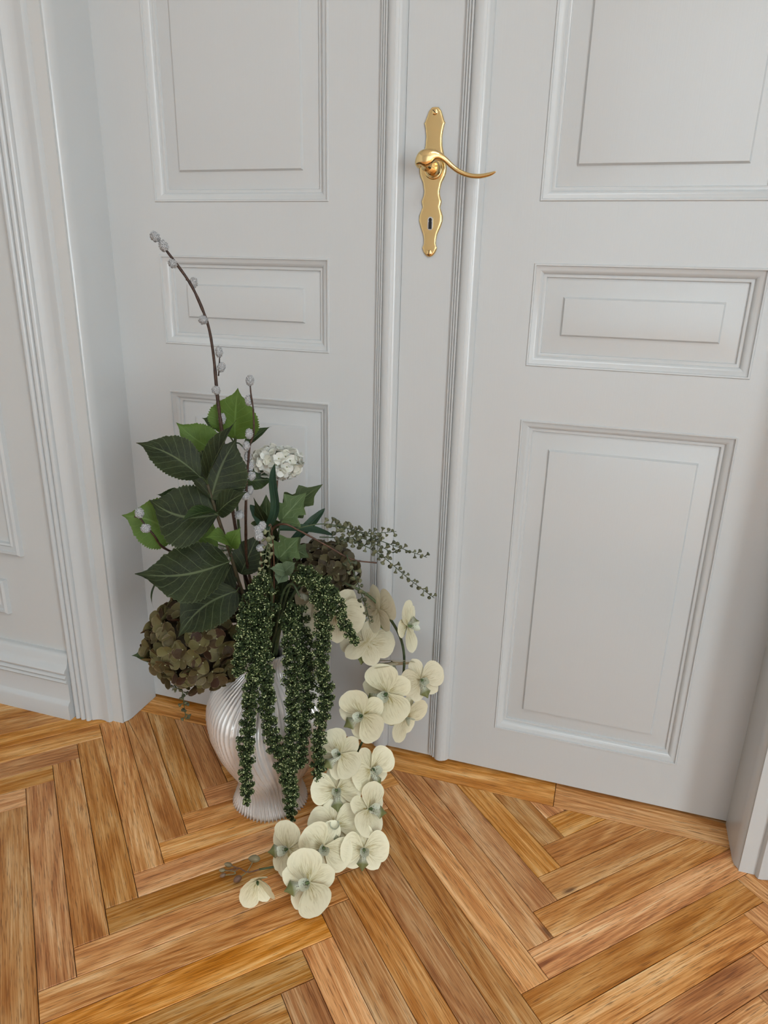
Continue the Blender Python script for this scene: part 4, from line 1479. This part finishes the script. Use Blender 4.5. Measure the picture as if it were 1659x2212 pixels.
def orchid(p, face, roll, size=1.0, kind='c', closed=0.0):
    """face: view-space facing; roll: clockwise angle of the top sepal from photo up (degrees)"""
    z = view(*face)
    up = VU * math.cos(math.radians(roll)) + VR * math.sin(math.radians(roll))
    y = (up - z * up.dot(z)).normalized()
    x = y.cross(z)
    mw = Matrix((x, y, z)).transposed().to_4x4()
    mw.translation = p
    mw = mw @ Matrix.Scale(size, 4)
    f = child('flower', COLM, None, orch, mw)
    a, b = random.choice(PET[kind])

    def sub(name, me, ang, tilt, lift=0.0, sc=1.0):
        o = bpy.data.objects.new(name, me)
        col.objects.link(o)
        o.parent = f
        o.matrix_basis = Matrix.Translation((0, 0, lift)) @ Matrix.Rotation(math.radians(ang), 4, 'Z') @ Matrix.Rotation(math.radians(-tilt), 4, 'Y') @ Matrix.Scale(sc, 4)
        return o
    r = random.uniform
    cl = closed * 62
    for s in (-1, 1):
        sub('petal', a, 90 + s * (80 + r(-6, 6)), 6 + r(-10, 12) + cl, 0.0012)
        sub('sepal', b, 90 + s * (141 + r(-5, 5)), -4 + r(-8, 8) + cl, -0.0015)
    sub('sepal', b, 90 + r(-5, 5), -2 + r(-8, 8) + cl, -0.0015)
    if closed < 0.5:
        sub('lip', LIP, 270, 34 + r(-6, 6), 0.003, 1.15)
        for s in (-1, 1):
            sub('lip_lobe', LOBE, 270 + s * 58, 42, 0.003, 1.15)
    return f


OR = [  # px, py, depth spec, facing, roll, size, kind (c cream, t shade-toned)
    ('d', 724, 1326, -0.085, (-0.2, 0.05, 1), 175, 1.08, 't'),
    ('d', 672, 1290, -0.06, (-0.8, 0.0, 0.6), 200, 0.85, 't'),
    ('d', 818, 1318, -0.06, (0.75, 0.15, -0.55), -20, 1.0, 't'),
    ('d', 880, 1352, -0.07, (0.93, 0.05, 0.42), -95, 0.92, 'c'),
    ('d', 792, 1388, -0.07, (0.1, -0.5, -0.7), 10, 0.98, 't'),
    ('d', 846, 1428, -0.06, (0.1, -0.95, 0.25), 15, 0.95, 't'),
    ('d', 909, 1468, -0.07, (0.35, 0.05, 1), -18, 0.88, 't'),
    ('d', 836, 1497, -0.11, (-0.35, -0.1, 1), 62, 1.08, 'c'),
    ('d', 783, 1545, -0.13, (-0.45, 0.1, 1), 58, 0.98, 'c'),
    ('d', 874, 1548, -0.06, (0.6, -0.35, 0.6), 140, 0.95, 'c'),
    ('z', 735, 1630, 0.205, (-0.35, 0.45, 0.9), 48, 0.90, 'c'),
    ('z', 802, 1662, 0.165, (0.6, 0.2, 0.75), -28, 0.92, 'c'),
    ('z', 727, 1706, 0.135, (0.05, 0.25, 1), -4, 0.92, 'c'),
    ('z', 796, 1748, 0.110, (0.75, 0.35, 0.6), -85, 0.92, 'c'),
    ('z', 723, 1782, 0.090, (0.05, 0.45, 0.9), -8, 0.92, 'c'),
    ('z', 699, 1830, 0.072, (0.15, 0.25, 1), 32, 0.98, 'c'),
    ('z', 786, 1834, 0.060, (0.1, 0.2, 1), 6, 0.86, 'c'),
    ('z', 622, 1834, 0.066, (-0.55, 0.25, 0.9), 80, 0.92, 'c'),
    ('z', 667, 1906, 0.062, (-0.3, 0.35, 1), 70, 1.02, 'c'),
]
for o_ in OR:
    mode, px, py, d_, face, roll, size, kind = o_
    p = at(px, py, d_) if mode == 'd' else at_z(px, py, d_)
    orchid(p, face, roll, size, kind)
orchid(at_z(556, 1902, 0.05), (0.25, -0.45, 0.85), 150, 0.80, 'c', closed=0.6)

STEMP = stem_from_vase([(612, 1335, -0.03), (650, 1265, -0.04), (720, 1255, -0.05), (800, 1290, -0.05), (862, 1370, -0.05), (872, 1450, -0.055), (845, 1520, -0.075), (790, 1590, -0.10)], (0.02, -0.002))
STEMP += [at_z(765, 1650, 0.16), at_z(762, 1710, 0.105), at_z(750, 1775, 0.06), at_z(715, 1835, 0.035), at_z(660, 1868, 0.028), at_z(600, 1872, 0.026), at_z(560, 1878, 0.022)]
child('stem', tube('stem', STEMP, 0.0032, 0.0018, 120, 8, 0.05), M_GSTEM, orch)
bs = child('bud_stalk', tube('bud_stalk', [at_z(562, 1878, 0.022), at_z(535, 1884, 0.02), at_z(515, 1875, 0.018), at_z(496, 1880, 0.016)], 0.0014, 0.0009, 20, 6), M_BUD, orch)


def bud_mesh():
    bm = bmesh.new()
    bmesh.ops.create_uvsphere(bm, u_segments=14, v_segments=10, radius=1.0)
    for v in bm.verts:
        a = math.atan2(v.co.y, v.co.x)
        k = 1 - 0.08 * abs(math.cos(1.5 * a))
        taper = 1 - 0.35 * max(0, v.co.z) ** 2
        v.co.x *= k * taper
        v.co.y *= k * taper
    me = bpy.data.meshes.new('bud')
    bm.to_mesh(me)
    bm.free()
    me.materials.append(M_BUD)
    me.polygons.foreach_set('use_smooth', [True] * len(me.polygons))
    return me


BUDM = bud_mesh()
for px, py, z, ln, wd, dx, dy in ((549, 1855, 0.030, 26, 17, -1, 0.1), (513, 1899, 0.014, 20, 15, -0.8, -0.5), (493, 1868, 0.022, 18, 11, -1, 0.3), (480, 1880, 0.018, 14, 9, -1, 0), (481, 1891, 0.014, 14, 9, -1, -0.4)):
    p = at_z(px, py, z)
    k = (p - CAM).dot(VF) / FPX
    q = view(dx, dy, 0.1).to_track_quat('Z', 'X').to_matrix().to_4x4()
    b = child('bud', BUDM, None, orch, Matrix.Translation(p) @ q @ Matrix.Diagonal((wd * k / 2, wd * k / 2, ln * k / 2, 1)))
    ln_ = tube('bud_stalk', [p, (p + at_z(535, 1884, 0.02)) / 2, at_z(535 if px > 500 else 505, 1882, 0.019)], 0.0009, 0.0010, 8, 6)
    child('bud_stalk', ln_, M_BUD, orch)
